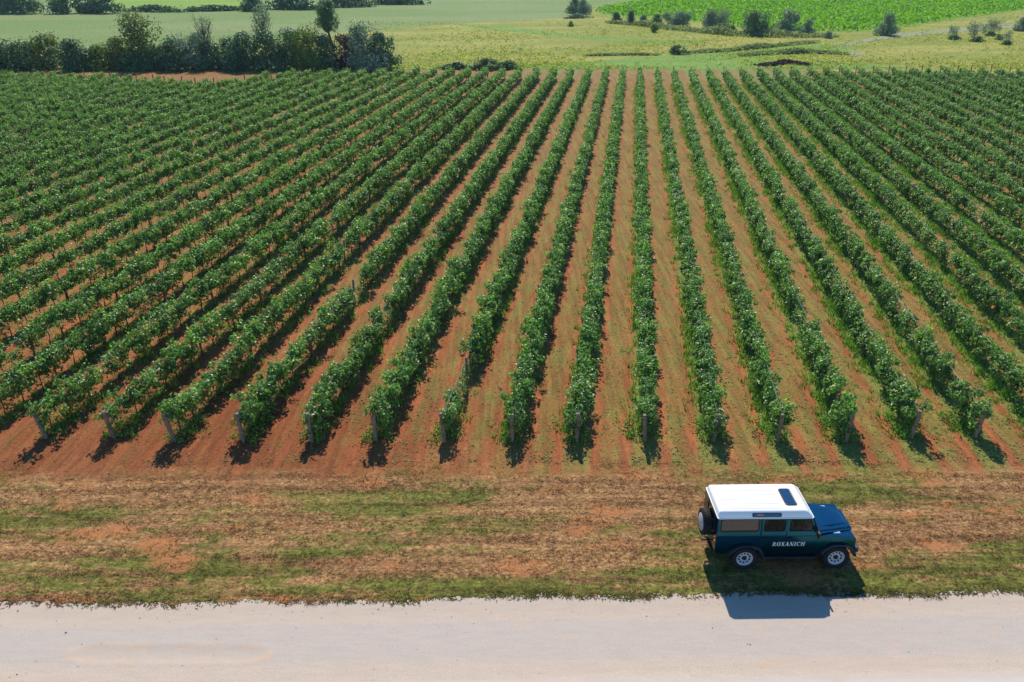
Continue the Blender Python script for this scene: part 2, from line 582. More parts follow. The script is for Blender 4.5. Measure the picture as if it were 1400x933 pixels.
poly_sheet("field", P((-900, 97), (-200, 92), (0, 90), (300, 60), (545, 38), (640, 31), (760, 25), (800, 20), (810, 12), (860, 4), (960, -2), (1000, -8), (-600, -8)), -0.085, M_PALE)
poly_sheet("crop_field", P((165, 12), (330, 10), (345, 2), (560, -3), (560, -20), (100, -20)), -0.081, M_FARSOIL)
poly_sheet("vineyard_floor", P((812, 17), (840, 25), (905, 26), (1000, 37), (1080, 45), (1145, 45), (1215, 41), (1290, 29), (1400, 14), (1700, 0), (2300, -25), (1000, -25), (880, 2)), -0.077, M_FARSOIL)
poly_sheet("track", P((1085, 70), (1160, 57), (1225, 46), (1290, 40), (1400, 31), (1500, 27), (1500, 30), (1400, 36), (1300, 44), (1235, 50), (1190, 56), (1160, 62), (1165, 68), (1190, 76), (1120, 74)), -0.073, M_TRACK)
poly_sheet("grass_strip", P((620, 33), (690, 36), (800, 49), (870, 54), (960, 55), (960, 58), (860, 58), (770, 50), (680, 41)), -0.069, M_LUSH)
poly_sheet("grass_bank", P((520, 95), (640, 90), (760, 86), (880, 78), (1000, 66), (1120, 60), (1180, 66), (1120, 74), (1040, 80), (1180, 87), (1240, 92), (1100, 94), (900, 94), (700, 95)), -0.066, M_LUSH)

# ------------------------------------------------------------------ foliage helpers
def leaf_cards(cent, size, rng, up=0.35, out=None, fold=0.25, aspect=0.85):
    """one small folded leaf face per centre: kite of two triangles"""
    n = len(cent)
    nrm = rng.normal(size=(n, 3))
    nrm /= np.linalg.norm(nrm, axis=1, keepdims=True) + 1e-9
    if out is not None:
        nrm = nrm * 0.75 + out * 0.8
    nrm[:, 2] += up
    nrm /= np.linalg.norm(nrm, axis=1, keepdims=True) + 1e-9
    a = np.cross(nrm, rng.normal(size=(n, 3)))
    a /= np.linalg.norm(a, axis=1, keepdims=True) + 1e-9
    b = np.cross(nrm, a)
    s = (np.asarray(size) * np.ones(n))[:, None]
    base = cent - a * s * 0.5
    tip = cent + a * s * 0.55
    l = cent + b * s * 0.5 * aspect + nrm * s * fold - a * s * 0.05
    r = cent - b * s * 0.5 * aspect + nrm * s * fold - a * s * 0.05
    v = np.stack([base, l, tip, r], 1).reshape(-1, 3)
    i = np.arange(n) * 4
    f = np.concatenate([np.stack([i, i + 2, i + 1], -1), np.stack([i, i + 3, i + 2], -1)])
    return v, f


def join(parts):
    vs, fs, b = [], [], 0
    for v, f in parts:
        vs.append(v); fs.append(f + b); b += len(v)
    return np.concatenate(vs), np.concatenate(fs)


def blades(pts, h, w, rng, lean=0.5):
    """thin upright triangles"""
    n = len(pts)
    ang = rng.uniform(0, 2 * math.pi, n)
    d = np.stack([np.cos(ang), np.sin(ang), np.zeros(n)], -1)
    la = ang + math.pi / 2 * np.where(rng.random(n) < 0.5, 1, -1) + rng.normal(0, 0.35, n)
    ln = np.stack([np.cos(la), np.sin(la), np.zeros(n)], -1) * (rng.uniform(0, 1, n) * lean)[:, None]
    hh = (np.asarray(h) * np.ones(n))[:, None]
    ww = (np.asarray(w) * np.ones(n))[:, None]
    tip = pts + ln * hh + np.array([0, 0, 1.0]) * hh
    v = np.stack([pts - d * ww * 0.5, pts + d * ww * 0.5, tip], 1).reshape(-1, 3)
    i = np.arange(n) * 3
    return v, np.stack([i, i + 1, i + 2], -1)


M_VINE = leafy("grapevine leaves", (0.031, 0.075, 0.020), (0.106, 0.223, 0.049), (0.291, 0.447, 0.098), trans=0.42, rough=0.42, spec=0.5, patch=0.5, yellow=(0.14, 0.13, 0.03))
M_WEED = leafy("weeds along the rows", (0.068, 0.169, 0.024), (0.126, 0.265, 0.039), (0.203, 0.340, 0.075), trans=0.3, rough=0.6, spec=0.25, patch=0.4)
M_BARK = plain("vine bark", (0.085, 0.055, 0.038), 0.9, 0.2, vary=0.3, vscale=20)
M_POST = plain("weathered post wood", (0.235, 0.172, 0.127), 0.9, 0.2, vary=0.3, vscale=9)
M_WIRE = plain("trellis wire", (0.42, 0.42, 0.42), 0.45, 0.5, metal=0.6)


# ------------------------------------------------------------------ one vine, several forms; every vine of a row is a copy
def vine_mesh(kind, seed):
    r = np.random.default_rng(seed)
    parts = []
    if kind == 'bushy': lo, hi, wid, n = 0.22, 1.46, 0.35, 800
    elif kind == 'open': lo, hi, wid, n = 0.54, 1.50, 0.36, 680
    else: lo, hi, wid, n = 0.35, 1.05, 0.26, 130
    ns = 22 if kind != 'small' else 7
    for k in range(ns):
        m = n // ns
        cy = r.uniform(-0.58, 0.58)
        cz = lo + (hi - lo) * r.beta(2.0, 1.7)
        cx = r.normal(0, wid * 0.52)
        rad = r.uniform(0.15, 0.26)
        d = r.normal(size=(m, 3)); d /= np.linalg.norm(d, axis=1, keepdims=True)
        p = np.array((cx, cy, cz)) + d * rad * (r.uniform(0.35, 1.0, (m, 1)) ** 0.5) * np.array((1.0, 1.15, 0.9))
        p[:, 2] = np.maximum(p[:, 2], 0.08)
        out = d.copy()
        parts.append(leaf_cards(p, r.uniform(0.08, 0.145, m), r, up=0.5, out=out * 0.8))
    # shoots that break the outline
    for k in range(6 if kind != 'small' else 3):
        m = 7
        b = np.array((r.normal(0, wid * 0.5), r.uniform(-0.55, 0.55), hi - 0.2))
        dr = np.array((r.normal(0, 0.35), r.normal(0, 0.35), 1.0))
        p = b + dr * np.linspace(0, r.uniform(0.2, 0.5), m)[:, None] + r.normal(0, 0.03, (m, 3))
        parts.append(leaf_cards(p, r.uniform(0.07, 0.13, m), r, up=0.3))
    v, f = join(parts)
    return np_mesh("grapevine", v, f, M_VINE)


VM = {'bushy': [vine_mesh('bushy', 100 + k) for k in range(7)],
      'open': [vine_mesh('open', 200 + k) for k in range(7)],
      'small': [vine_mesh('small', 300 + k) for k in range(3)]}


def trunk_mesh(seed):
    r = random.Random(seed)
    m = MB()
    x, y = 0, 0
    pts, rad = [(0, 0, -0.08)], [0.035]
    for k in range(4):
        x += r.uniform(-.03, .03); y += r.uniform(-.04, .04)
        pts.append((x, y, 0.22 + k * 0.2)); rad.append(0.03 - k * 0.003)
    m.tube(pts, rad, 5)
    m.tube([pts[-1], (x + .02, y + .25, 0.95), (x, y + .48, 0.98)], [0.02, 0.016, 0.01], 4)
    m.tube([pts[-1], (x - .02, y - .25, 0.95), (x, y - .48, 0.98)], [0.02, 0.016, 0.01], 4)
    me = bpy.data.meshes.new("trunk")
    me.from_pydata(m.v, [], m.f)
    me.materials.append(M_BARK)
    me.update()
    return me


TRUNKS = [trunk_mesh(k) for k in range(5)]


def post_mesh(w, h, seed):
    r = random.Random(seed)
    a = w / 2
    m = MB()
    rs = []
    for k, z in enumerate((-0.25, 0.3, 0.8, h - 0.02, h)):
        q = a * (1.0 if k < 4 else 0.8)
        ox, oy = r.uniform(-.006, .006), r.uniform(-.006, .006)
        rs.append([(ox - q, oy - q * .8, z), (ox, oy - q * 1.05, z), (ox + q, oy - q * .8, z), (ox + q * 1.05, oy + q * .3, z), (ox + q * .6, oy + q, z), (ox - q * .7, oy + q, z)])
    m.rings(rs)
    me = bpy.data.meshes.new("post")
    me.from_pydata(m.v, [], m.f)
    me.materials.append(M_POST)
    me.update()
    return me


ENDPOST = [post_mesh(0.135, 1.34, k) for k in range(3)]
STAKE = [post_mesh(0.09, 1.46, 10 + k) for k in range(3)]

ORD = "first second third fourth fifth sixth seventh eighth ninth tenth eleventh twelfth thirteenth fourteenth fifteenth sixteenth seventeenth eighteenth nineteenth".split()
TENS = {2: "twent", 3: "thirt"}


def ordinal(n):
    if n < 20: return ORD[n - 1]
    t, u = divmod(n, 10)
    return TENS[t] + "ieth" if u == 0 else TENS[t] + "y-" + ORD[u - 1]


def far_end(X):
    return float(np.interp(X, [-95, -75, -60, -46, -41, -37, -32, -20, 0, 30, 67, 90], [122, 123, 120, 114, 114, 119, 124, 126, 126, 126.5, 127.5, 122]))


# gaps and thin stretches seen in the photograph, metres along the row from its end post
THIN = {6: [(0.0, 5.2, 0.8)], 12: [(9.0, 10.4, 1.0)], 14: [(7.2, 9.0, 0.9)], 3: [(13.0, 14.6, 0.9)], 4: [(9.6, 10.8, 0.8)],
        2: [(19.5, 20.6, 0.9)], 1: [(24.0, 25.4, 0.9)], 13: [(30, 31.2, 0.8)], 5: [(21.5, 22.6, 0.8)], 16: [(20, 21.6, 0.9)], 18: [(26, 28, 0.9)]}
SPECIAL = {0: "leftmost vine row with a roadside end post, weeds around its foot",
           6: "vine row behind the seventh roadside end post from the left, nearly bare at its front",
           12: "vine row behind the thirteenth roadside end post from the left, notched by a small gap",
           14: "vine row behind the rightmost roadside end post, thin and gappy near its front"}


def in_view(X, Y, m=90):
    a, b = pix(X, Y, 0.8)
    return -m < a < 1400 + m


row_info = []
for i in range(-33, 36):
    X0 = ROW_X0 + i * ROW_DX + 0.06 * math.sin(i * 2.1)
    # length of the row
    Yend = far_end(X0 + 100 * RTAN)
    for _ in range(3):
        Yend = far_end(X0 + (Yend - ROW_Y) * RTAN)
    L = (Yend - ROW_Y) / RDIR[1]
    step = 1.09
    ts = np.arange(0.42, L, step)
    vis = [t for t in ts if in_view(X0 + t * RDIR[0], ROW_Y + t * RDIR[1])]
    if len(vis) < 3: continue
    y0 = ROW_Y + (0.22 if abs(i - 7) > 5 else -0.03)
    root = empty("vine_row", (X0, y0, 0), -ROW_ANG)
    if i < 0:
        lab = f"{ordinal(-i)} vine row left of the leftmost roadside end post, dark green with trunks showing below"
    elif i > 14:
        lab = f"{ordinal(i - 14)} vine row right of the rightmost roadside end post, bluish green above grassy soil"
    else:
        lab = SPECIAL.get(i, f"vine row behind the {ordinal(i + 1)} roadside end post from the left, running up to the meadow")
    tag(root, lab, "vine row", "vine rows of the vineyard")
    row_info.append((i, X0, y0, vis))
    rr = np.random.default_rng(1000 + i)
    pb = 0.12 if i < -1 else 0.45 if i < 3 else 0.8
    for t in vis:
        X, Y = X0 + t * RDIR[0], y0 + t * RDIR[1]
        thin = 0.0
        for a, b, p in THIN.get(i, ()):
            if a <= t <= b: thin = p
        kind = 'bushy' if rr.random() < pb else 'open'
        if rr.random() < thin: kind = 'small'
        elif rr.random() < 0.018: kind = 'small'
        if i == 6 and t < 1.6: kind = 'bushy'
        me = VM[kind][rr.integers(len(VM[kind]))]
        g = obj("grapevine", me, root)
        z = float(field_height(np.array(X), np.array(Y)))
        g.location = (rr.normal(0, 0.05), t + rr.normal(0, 0.06), z - 0.02)
        g.rotation_euler = (0, 0, (math.pi if rr.random() < 0.5 else 0) + rr.normal(0, 0.12))
        s = rr.uniform(0.88, 1.1) * (0.93 if i > 9 else 1.0)
        if i == 6 and t < 5.2: s = 0.75 + 0.1 * rr.random()
        g.scale = (s * rr.uniform(0.9, 1.08), 1.0, s * rr.uniform(0.94, 1.06))
        if Y < 80 and kind != 'small':
            k = obj("trunk", TRUNKS[rr.integers(5)], g)
            k.rotation_euler = (0, 0, rr.uniform(-0.3, 0.3))
    # posts
    if in_view(X0, y0, 30):
        p = obj("end_post", ENDPOST[i % 3], root)
        p.location = (0, -0.05, 0)
        p.rotation_euler = (R(rr.uniform(3, 9)), R(rr.uniform(-2, 5) if i > 9 else rr.uniform(-5, 2)), rr.uniform(-0.3, 0.3))
    Xe, Ye = X0 + (L + 0.9) * RDIR[0], y0 + (L + 0.9) * RDIR[1]
    if in_view(Xe, Ye, 20):
        p = obj("end_post", ENDPOST[i % 3], root)
        p.location = (0, L + 0.9 + (rr.uniform(0, 2.0) if i < -10 or i > 18 else 0), 0)
        p.scale = (1, 1, 1.2)
    for t in np.arange(6.5, min(L, 78), 6.5):
        if vis[0] < t < vis[-1]:
            p = obj("stake", STAKE[rr.integers(3)], root)
            p.location = (rr.normal(0, 0.06), t + 0.5, 0)
            if i > 9: p.scale = (1, 1, 0.88)
            p.rotation_euler = (rr.normal(0, 0.03), rr.normal(0, 0.03), rr.uniform(0, 3))
    if i == 6:
        p = obj("stake", STAKE[0], root)
        p.location = (0.05, 4.3, 0)
        p.scale = (1.1, 1.1, 1.0)
    # two trellis wires
    for zz in (0.85, 1.3):
        w = MB()
        w.tube([(0, max(0.0, vis[0] - 0.5), zz), (0, (vis[0] + vis[-1]) / 2, zz - 0.02), (0, vis[-1] + 0.6, zz)], 0.005, 4)
        me = bpy.data.meshes.new("wire"); me.from_pydata(w.v, [], w.f); me.materials.append(M_WIRE); me.update()
        obj("wire", me, root)

# ------------------------------------------------------------------ weeds along the rows and between them
wp, wh, lw = [], [], []
for i, X0, y0, vis in row_info:
    a, b = vis[0] - 0.6, min(vis[-1], 95.0)
    r = np.random.default_rng(5000 + i)
    dens = 9.0 if i < -2 else 8.0 if i < 6 else 18.0
    n = int((b - a) * dens)
    t = r.uniform(a, b, n)
    patch = 0.5 + 0.5 * np.sin(t * 0.35 + i * 1.7) + 0.4 * np.sin(t * 1.1 + i)
    keep = r.random(n) < np.clip(0.35 + 0.5 * patch, 0.1, 1)
    t = t[keep]; n = len(t)
    q = r.normal(-0.30 if i > 6 else 0.05, 0.24, n)
    X = X0 + t * RDIR[0] + q * RDIR[1]
    Y = y0 + t * RDIR[1] - q * RDIR[0]
    c = np.stack([X, Y, field_height(X, Y) - 0.02], -1)
    k = 8
    pts = np.repeat(c, k, 0) + np.concatenate([r.normal(0, 0.09, (n * k, 2)), np.zeros((n * k, 1))], 1)
    wp.append(pts)
    wh.append(np.repeat(r.uniform(0.14, 0.42, n), k) * r.uniform(0.6, 1.1, n * k))
    e = min(b, 75.0)
    if i < 6 and e > a + 2:
        m = int((e - a) * 4.5)
        tt = r.uniform(a, e, m); qq = r.normal(0.12, 0.2, m)
        kp = r.random(m) < np.clip(0.55 + 0.5 * np.sin(tt * 0.5 + i * 2.3), 0.12, 1)
        tt, qq = tt[kp], qq[kp]; m = len(tt)
        cc = np.stack([X0 + tt * RDIR[0] + qq * RDIR[1], y0 + tt * RDIR[1] - qq * RDIR[0], np.zeros(m)], -1)
        lv = np.repeat(cc, 14, 0) + r.normal(0, 0.11, (m * 14, 3))
        lv[:, 2] = np.abs(lv[:, 2]) * 1.8 + 0.03
        lw.append(leaf_cards(lv, r.uniform(0.06, 0.12, m * 14), r, up=0.7))
    # leafy weeds round the first metres of a row
    if vis[0] < 1.0:
        m = 26
        cc = np.stack([X0 + r.normal(0, 0.33, m), y0 + r.uniform(-0.15, 1.6, m), np.zeros(m)], -1)
        lv = np.repeat(cc, 16, 0) + r.normal(0, 0.11, (m * 16, 3))
        lv[:, 2] = np.abs(lv[:, 2]) * 1.7 + 0.03
        lw.append(leaf_cards(lv, r.uniform(0.05, 0.11, m * 16), r, up=0.7))
pts, hh = np.concatenate(wp), np.concatenate(wh)
v, f = join([blades(pts, hh, 0.05, rng, 0.8)] + lw)
o = obj("weeds", np_mesh("weeds", v, f, M_WEED))
tag(o, "green weeds and grass along the feet of the vine rows", "weeds", kind="stuff")

M_SPARSE = leafy("low weeds between rows", (0.115, 0.132, 0.030), (0.196, 0.204, 0.050), (0.287, 0.264, 0.090), trans=0.2, rough=0.7, spec=0.2, patch=0.5)
n = 26000
Y = 24.6 + 62 * rng.random(n) ** 1.7
X = (rng.random(n) - 0.5) * (Y * 1.45 + 4)
u = (X - (Y - ROW_Y) * RTAN - ROW_X0) / ROW_DX
tri = np.abs((u + 0.5) % 1 - 0.5)
cl = np.sin(X * 1.3 + 0.8 * np.sin(Y * 0.9)) * np.sin(Y * 0.55 + 1.3 * np.sin(X * 0.7))
keep = (np.abs(tri - 0.27) > 0.06) & (rng.random(n) < np.clip(0.12 + 0.035 * (X + 8) + 0.55 * cl, 0.04, 0.85))
X, Y = X[keep], Y[keep]
c = np.stack([X, Y, field_height(X, Y) + 0.015], -1)
k = 4
lv = np.repeat(c, k, 0) + rng.normal(0, 0.05, (len(c) * k, 3)) * np.array((1, 1, 0.35))
v, f = leaf_cards(lv, rng.uniform(0.04, 0.085, len(lv)), rng, up=2.2, fold=0.06)
o = obj("low_weeds", np_mesh("low_weeds", v, f, M_SPARSE))
tag(o, "sparse low weeds on the red soil between the rows", "weeds", kind="stuff")


# ------------------------------------------------------------------ mown grass on the verge
def grass_material():
    t = NT("mown dry grass")
    c, bare, bf, fine, mid = verge_colour(t)
    isl = t.island()
    c = t.mul(c, t.mix(isl, (0.62, 0.6, 0.58), (1.45, 1.42, 1.35)))
    p = t.principled(c, 0.75, 0.2)
    tr = t.n("ShaderNodeBsdfTranslucent")
    t.put(tr.inputs[0], c)
    ms = t.n("ShaderNodeMixShader")
    ms.inputs[0].default_value = 0.45
    t.t.links.new(p, ms.inputs[1]); t.t.links.new(tr.outputs[0], ms.inputs[2])
    return t.done(ms.outputs[0])


M_GRASS = grass_material()
n = 30000
X = rng.uniform(-26, 26, n)
lo = road_edge(X) - 0.16
Y = lo + (24.6 - lo) * rng.random(n)
ed = rng.random(n) < 0.055
Y = np.where(ed, lo + np.abs(rng.normal(0, 0.22, n)), Y)
cl = np.sin(X * 0.8 + 1.2 * np.sin(Y * 2.1)) * np.sin(Y * 3.3 + 0.9 * np.sin(X * 0.9)) + 0.5 * np.sin(Y * 7.5 + 0.6 * np.sin(X * 0.7))
keep = rng.random(n) < np.clip(0.55 + 0.45 * cl + 0.1 * (Y < lo + 0.5) - 0.5 * np.clip(Y - 23.4, 0, 1), 0.06, 1)
X, Y = X[keep], Y[keep]
c = np.stack([X, Y, verge_height(X, Y) - 0.006], -1)
k = 7
pts = np.repeat(c, k, 0) + np.concatenate([rng.normal(0, 0.07, (len(c) * k, 1)), rng.normal(0, 0.05, (len(c) * k, 1)), np.zeros((len(c) * k, 1))], 1)
hh = np.repeat(rng.uniform(0.018, 0.045, len(c)), k) * rng.uniform(0.6, 1.2, len(pts))
v, f = blades(pts, hh, 0.034, rng, 4.5)
o = obj("grass", np_mesh("grass", v, f, M_GRASS))
tag(o, "short mown dry grass on the verge beside the road", "grass", kind="stuff")

# clods of earth between the rows
M_CLOD = plain("red earth clods", (0.30, 0.125, 0.058), 0.95, 0.1, vary=0.45, vscale=2.0)
n = 20000
Y = 23.2 + 50 * rng.random(n) ** 1.6
X = (rng.random(n) - 0.5) * (Y * 1.4 + 4)
ok = rng.random(n) < np.clip((Y - 23.2) / 1.6 + 0.25 * np.sin(X * 1.7), 0, 1)
X, Y = X[ok], Y[ok]; n = len(X)
s = rng.uniform(0.008, 0.022, n) * np.where(rng.random(n) < 0.05, 1.8, 1.0)
oc = np.array([(1, 0, 0), (0, 1, 0), (-1, 0, 0), (0, -1, 0), (0, 0, 0.8), (0, 0, -0.8)], float)
of = np.array([(0, 1, 4), (1, 2, 4), (2, 3, 4), (3, 0, 4), (1, 0, 5), (2, 1, 5), (3, 2, 5), (0, 3, 5)])
vv = (oc[None] * (1 + rng.normal(0, 0.3, (n, 6, 3)))) * s[:, None, None] + np.stack([X, Y, field_height(X, Y) + s * 0.3], -1)[:, None]
ff = of[None] + (np.arange(n) * 6)[:, None, None]
o = obj("soil_clods", np_mesh("soil_clods", vv.reshape(-1, 3), ff.reshape(-1, 3), M_CLOD))
tag(o, "small clods of red earth scattered between the vine rows", "soil", kind="stuff")

# loose stones on the road
M_STONE = plain("road stones", (0.360, 0.300, 0.250), 0.9, 0.2, vary=0.4, vscale=3)
n = 520
X = rng.uniform(-20, 20, n)
band = rng.random(n) < 0.6
Y = np.where(band, road_edge(X) - rng.random(n) ** 1.5 * 0.8, 14.7 + 0.0166 * X + rng.uniform(0, 2.6, n))
s = rng.uniform(0.006, 0.016, n) * np.where(rng.random(n) < 0.06, 2.0, 1.0)
oc = np.array([(1, 0, 0), (0, 1, 0), (-1, 0, 0), (0, -1, 0), (0, 0, 0.8), (0, 0, -0.8)], float)
of = np.array([(0, 1, 4), (1, 2, 4), (2, 3, 4), (3, 0, 4), (1, 0, 5), (2, 1, 5), (3, 2, 5), (0, 3, 5)])
vv = (oc[None] * (1 + rng.normal(0, 0.22, (n, 6, 3)))) * s[:, None, None] + np.stack([X, Y, -0.032 + s * 0.4], -1)[:, None]
ff = of[None] + (np.arange(n) * 6)[:, None, None]
o = obj("gravel", np_mesh("gravel", vv.reshape(-1, 3), ff.reshape(-1, 3), M_STONE))
tag(o, "loose stones scattered on the pale road", "gravel", kind="stuff")

# ------------------------------------------------------------------ trees, shrubs and hedges beyond the vineyard
M_DARK = leafy("dark hedge leaves", (0.031, 0.081, 0.034), (0.070, 0.154, 0.058), (0.187, 0.314, 0.121), trans=0.16, rough=0.5, spec=0.35, patch=0.25)
M_OLIVE = leafy("olive green leaves", (0.057, 0.098, 0.024), (0.123, 0.172, 0.040), (0.246, 0.273, 0.065), trans=0.24, rough=0.55, spec=0.3, patch=0.25)
M_BRIGHT = leafy("bright green leaves", (0.070, 0.128, 0.022), (0.140, 0.210, 0.034), (0.238, 0.300, 0.056), trans=0.28, rough=0.55, spec=0.3, patch=0.25)
M_GREY = leafy("grey green leaves", (0.095, 0.142, 0.091), (0.200, 0.273, 0.172), (0.358, 0.437, 0.293), trans=0.15, rough=0.6, spec=0.3, patch=0.25)
M_RUST = leafy("reddish dark leaves", (0.03, 0.02, 0.018), (0.07, 0.04, 0.035), (0.12, 0.07, 0.05), trans=0.15, rough=0.6, spec=0.3, patch=0.25)
M_TRUNK = plain("tree bark", (0.10, 0.075, 0.06), 0.9, 0.2, vary=0.3, vscale=3)
KM = {'dark': M_DARK, 'olive': M_OLIVE, 'bright': M_BRIGHT, 'grey': M_GREY, 'rust': M_RUST}


def crown_mesh(w, h, z0, n, leaf, seed, mat, shape='round', d=None):
    r = np.random.default_rng(seed)
    d = d or w
    nb = int(26 * max(1.0, w / (1.25 * h)))
    parts = []
    for k in range(nb):
        tz = ((k * 7) % nb + r.random()) / nb
        if shape == 'cone': wr = (1 - tz) * 0.9 + 0.12
        elif shape == 'vase': wr = 0.8 + 0.2 * tz
        elif shape == 'top': wr = math.sqrt(max(0.05, 1 - (2 * tz - 1) ** 2))
        else: wr = math.sqrt(max(0.08, 1 - tz ** 2.6))
        a = r.uniform(0, 6.283)
        low = shape == 'round' and z0 < 0.1 * h and k % 3 == 0
        if low: tz = 0.16 * r.random(); wr = 1.0
        q = math.sqrt(r.random()) * (0.95 if low else 0.72)
        c = np.array((math.cos(a) * q * wr * w / 2, math.sin(a) * q * wr * d / 2, z0 + (h - z0) * (0.08 + 0.80 * tz)))
        rad = r.uniform(0.15, 0.27) * min(w, h * 1.2)
        m = int(n / nb)
        dd = r.normal(size=(m, 3)); dd /= np.linalg.norm(dd, axis=1, keepdims=True)
        p = c + dd * rad * (r.uniform(0.3, 1.0, (m, 1)) ** 0.5) * np.array((1, 1, 0.85))
        p[:, 2] = np.clip(p[:, 2], 0.02, None)
        parts.append(leaf_cards(p, r.uniform(0.6, 1.3, m) * leaf, r, up=0.4, out=dd))
    # stray sprays
    m = int(n * 0.02)
    a = r.uniform(0, 6.283, m)
    tz = r.random(m)
    p = np.stack([np.cos(a) * w * 0.55 * np.sqrt(1 - tz * 0.6), np.sin(a) * d * 0.5, z0 + (h - z0) * (0.15 + tz * 0.95)], -1) * (0.8 + 0.25 * r.random((m, 1)))
    parts.append(leaf_cards(p, leaf * 0.7, r, up=0.2))
    v, f = join(parts)
    return np_mesh("crown", v, f, mat)


def branch_mesh(h, w, seed, mat, twigs=0, lean=0.0, thick=0.03):
    r = random.Random(seed)
    m = MB()
    top = (lean * h, 0, h * 0.72)
    m.tube([(0, 0, -0.2), (lean * h * 0.3, 0, h * 0.3), top], [thick * h, thick * h * 0.75, thick * h * 0.3], 6)
    for k in range(5 + twigs):
        t = r.uniform(0.3, 0.95)
        a = r.uniform(0, 6.283)
        p = Vector((lean * h * t * 0.95, 0, h * 0.72 * t))
        e = Vector((math.cos(a) * w * 0.42 * r.uniform(.5, 1) + lean * h * t, math.sin(a) * w * 0.4 * r.uniform(.5, 1), h * min(0.98, t * 0.72 + r.uniform(0.12, 0.35))))
        mid = (p + e) / 2 + Vector((0, 0, -0.04 * h))
        m.tube([p, mid, e], [thick * h * 0.35, thick * h * 0.22, thick * h * 0.08], 4)
        for q in range(2 if twigs else 0):
            e2 = e + Vector((r.uniform(-.15, .15) * w, r.uniform(-.15, .15) * w, r.uniform(0.02, .14) * h))
            m.tube([mid.lerp(e, r.uniform(.2, .9)), e2], [thick * h * 0.12, thick * h * 0.05], 3)
    me = bpy.data.meshes.new("trunk")
    me.from_pydata(m.v, [], m.f)
    me.materials.append(mat)
    me.update()
    return me


_seed = [0]


def plant(name, cat, label, group, px, by, ty, wpx, kind, shape='round', dens=1.0, dy=0.0, lean=0.0, z0=None, twigs=0, depth=None, crown_px=None, leaf=None):
    """px, by: where its foot stands; ty: height of its top in the photo; wpx: width"""
    _seed[0] += 1
    sd = _seed[0]
    X, Y = gnd(px, by)
    Y += dy
    d = Y * _c + CAMH * _s
    sc = FPX / d
    h = (by - ty) / sc / 1.0
    if dy: X = X * Y / (Y - dy)
    w = wpx / sc
    root = empty(name, (X, Y, -0.06), random.uniform(-0.4, 0.4) if not lean else 0)
    tag(root, label, cat, group)
    zz = h * 0.04 if z0 is None else z0 * h
    dd = depth if depth else min(w, max(h, 2.0))
    lf = leaf if leaf else max(0.20, 0.045 * min(w, h * 1.3))
    n = int(dens * 8.0 * (w * dd * 0.9 + (w + dd) * (h - zz) * 1.1) / (lf * lf) * 0.33)
    n = max(300, min(int(n * 1.35), 12000))
    cr = obj("crown", crown_mesh(w, h, zz, n, lf, sd, KM[kind], shape, dd), root)
    if lean: cr.location = (lean * h * 0.72, 0, 0)
    obj("trunk", branch_mesh(h, w, sd, M_TRUNK, twigs, lean, 0.03 if not twigs else 0.018), root)
    return root


G1 = "trees and shrubs of the hedgerow behind the vineyard"
HB = 97.0
hedge = [
    (186, HB, 74, 44, 'dark', 'round', 1.0, "low dark shrub under the left side of the big round tree"),
    (218, HB, 70, 44, 'dark', 'round', 1.0, "low dark shrub under the right side of the big round tree"),
    (288, HB, 62, 44, 'dark', 'round', 1.0, "low dark shrub at the foot of the tall grey twiggy tree"),
    (326, HB, 60, 40, 'dark', 'round', 1.0, "low dark shrub filling the hedgerow between the two grey trees"),
    (120, HB, 70, 50, 'dark', 'round', 1.0, "low dark shrub before the yellow green one at the hedgerow's left"),
    (-2, HB, 64, 50, 'dark', 'round', 1.0, "low dark shrub at the left edge of the photo in the hedgerow"),
    # px, base, top, width, kind, shape, dens, label
    (-30, HB, 56, 70, 'dark', 'round', 1.0, "dark shrub at the very left end of the hedgerow"),
    (22, HB, 56, 66, 'dark', 'round', 1.0, "wide dark shrub with a purplish grey top at the hedgerow's left"),
    (66, HB, 52, 56, 'olive', 'round', 0.9, "olive green shrub beside the purplish one at the hedgerow's left"),
    (104, HB, 57, 50, 'dark', 'round', 1.0, "low dark green shrub between two olive shrubs in the hedgerow"),
    (138, HB, 62, 46, 'bright', 'round', 0.9, "low yellow green shrub left of the big olive tree in the hedgerow"),
    (166, HB, 56, 40, 'olive', 'round', 0.8, "small olive shrub touching the left side of the big round tree"),
    (240, HB, 56, 40, 'dark', 'round', 1.0, "dark leafy shrub right of the big round olive tree"),
    (264, HB, 48, 34, 'grey', 'vase', 0.7, "narrow grey shrub left of the tall bare grey one"),
    (310, HB, 52, 48, 'dark', 'round', 1.0, "dark green shrub right of the tall grey twiggy one"),
    (340, HB, 48, 40, 'dark', 'round', 0.9, "dark shrub left of the bare grey tree in the hedgerow"),
    (372, HB, 48, 44, 'dark', 'round', 1.0, "dense dark shrub at the foot of the bare grey tree"),
    (402, HB, 46, 36, 'dark', 'round', 1.0, "dark upright shrub right of the bare grey tree"),
    (424, HB, 40, 42, 'bright', 'round', 0.8, "bright green shrub below the tall tree's leaning crown"),
    (446, HB, 52, 40, 'dark', 'round', 1.0, "dark shrub in front of the tall leaning tree"),
    (474, HB, 52, 34, 'rust', 'round', 0.9, "reddish brown shrub at the foot of the tall leaning tree"),
    (498, HB, 36, 48, 'grey', 'round', 0.9, "grey green bushy tree near the hedgerow's right end"),
    (522, HB - 1, 48, 38, 'dark', 'round', 1.0, "dark shrub closing the right end of the hedgerow"),
]
for k, (px_, b_, t_, w_, kd, sh, dn, lab) in enumerate(hedge):
    plant("shrub", "shrub", lab, G1, px_, b_, t_, w_ * 1.3, kd, sh, dn, dy=1.2 + (k % 3) * 0.8, depth=6.0)
plant("round_tree", "tree", "big round olive green tree rising above the left half of the hedgerow", G1, 198, HB, 27, 70, 'olive', 'round', 0.9, dy=3.0, depth=8)
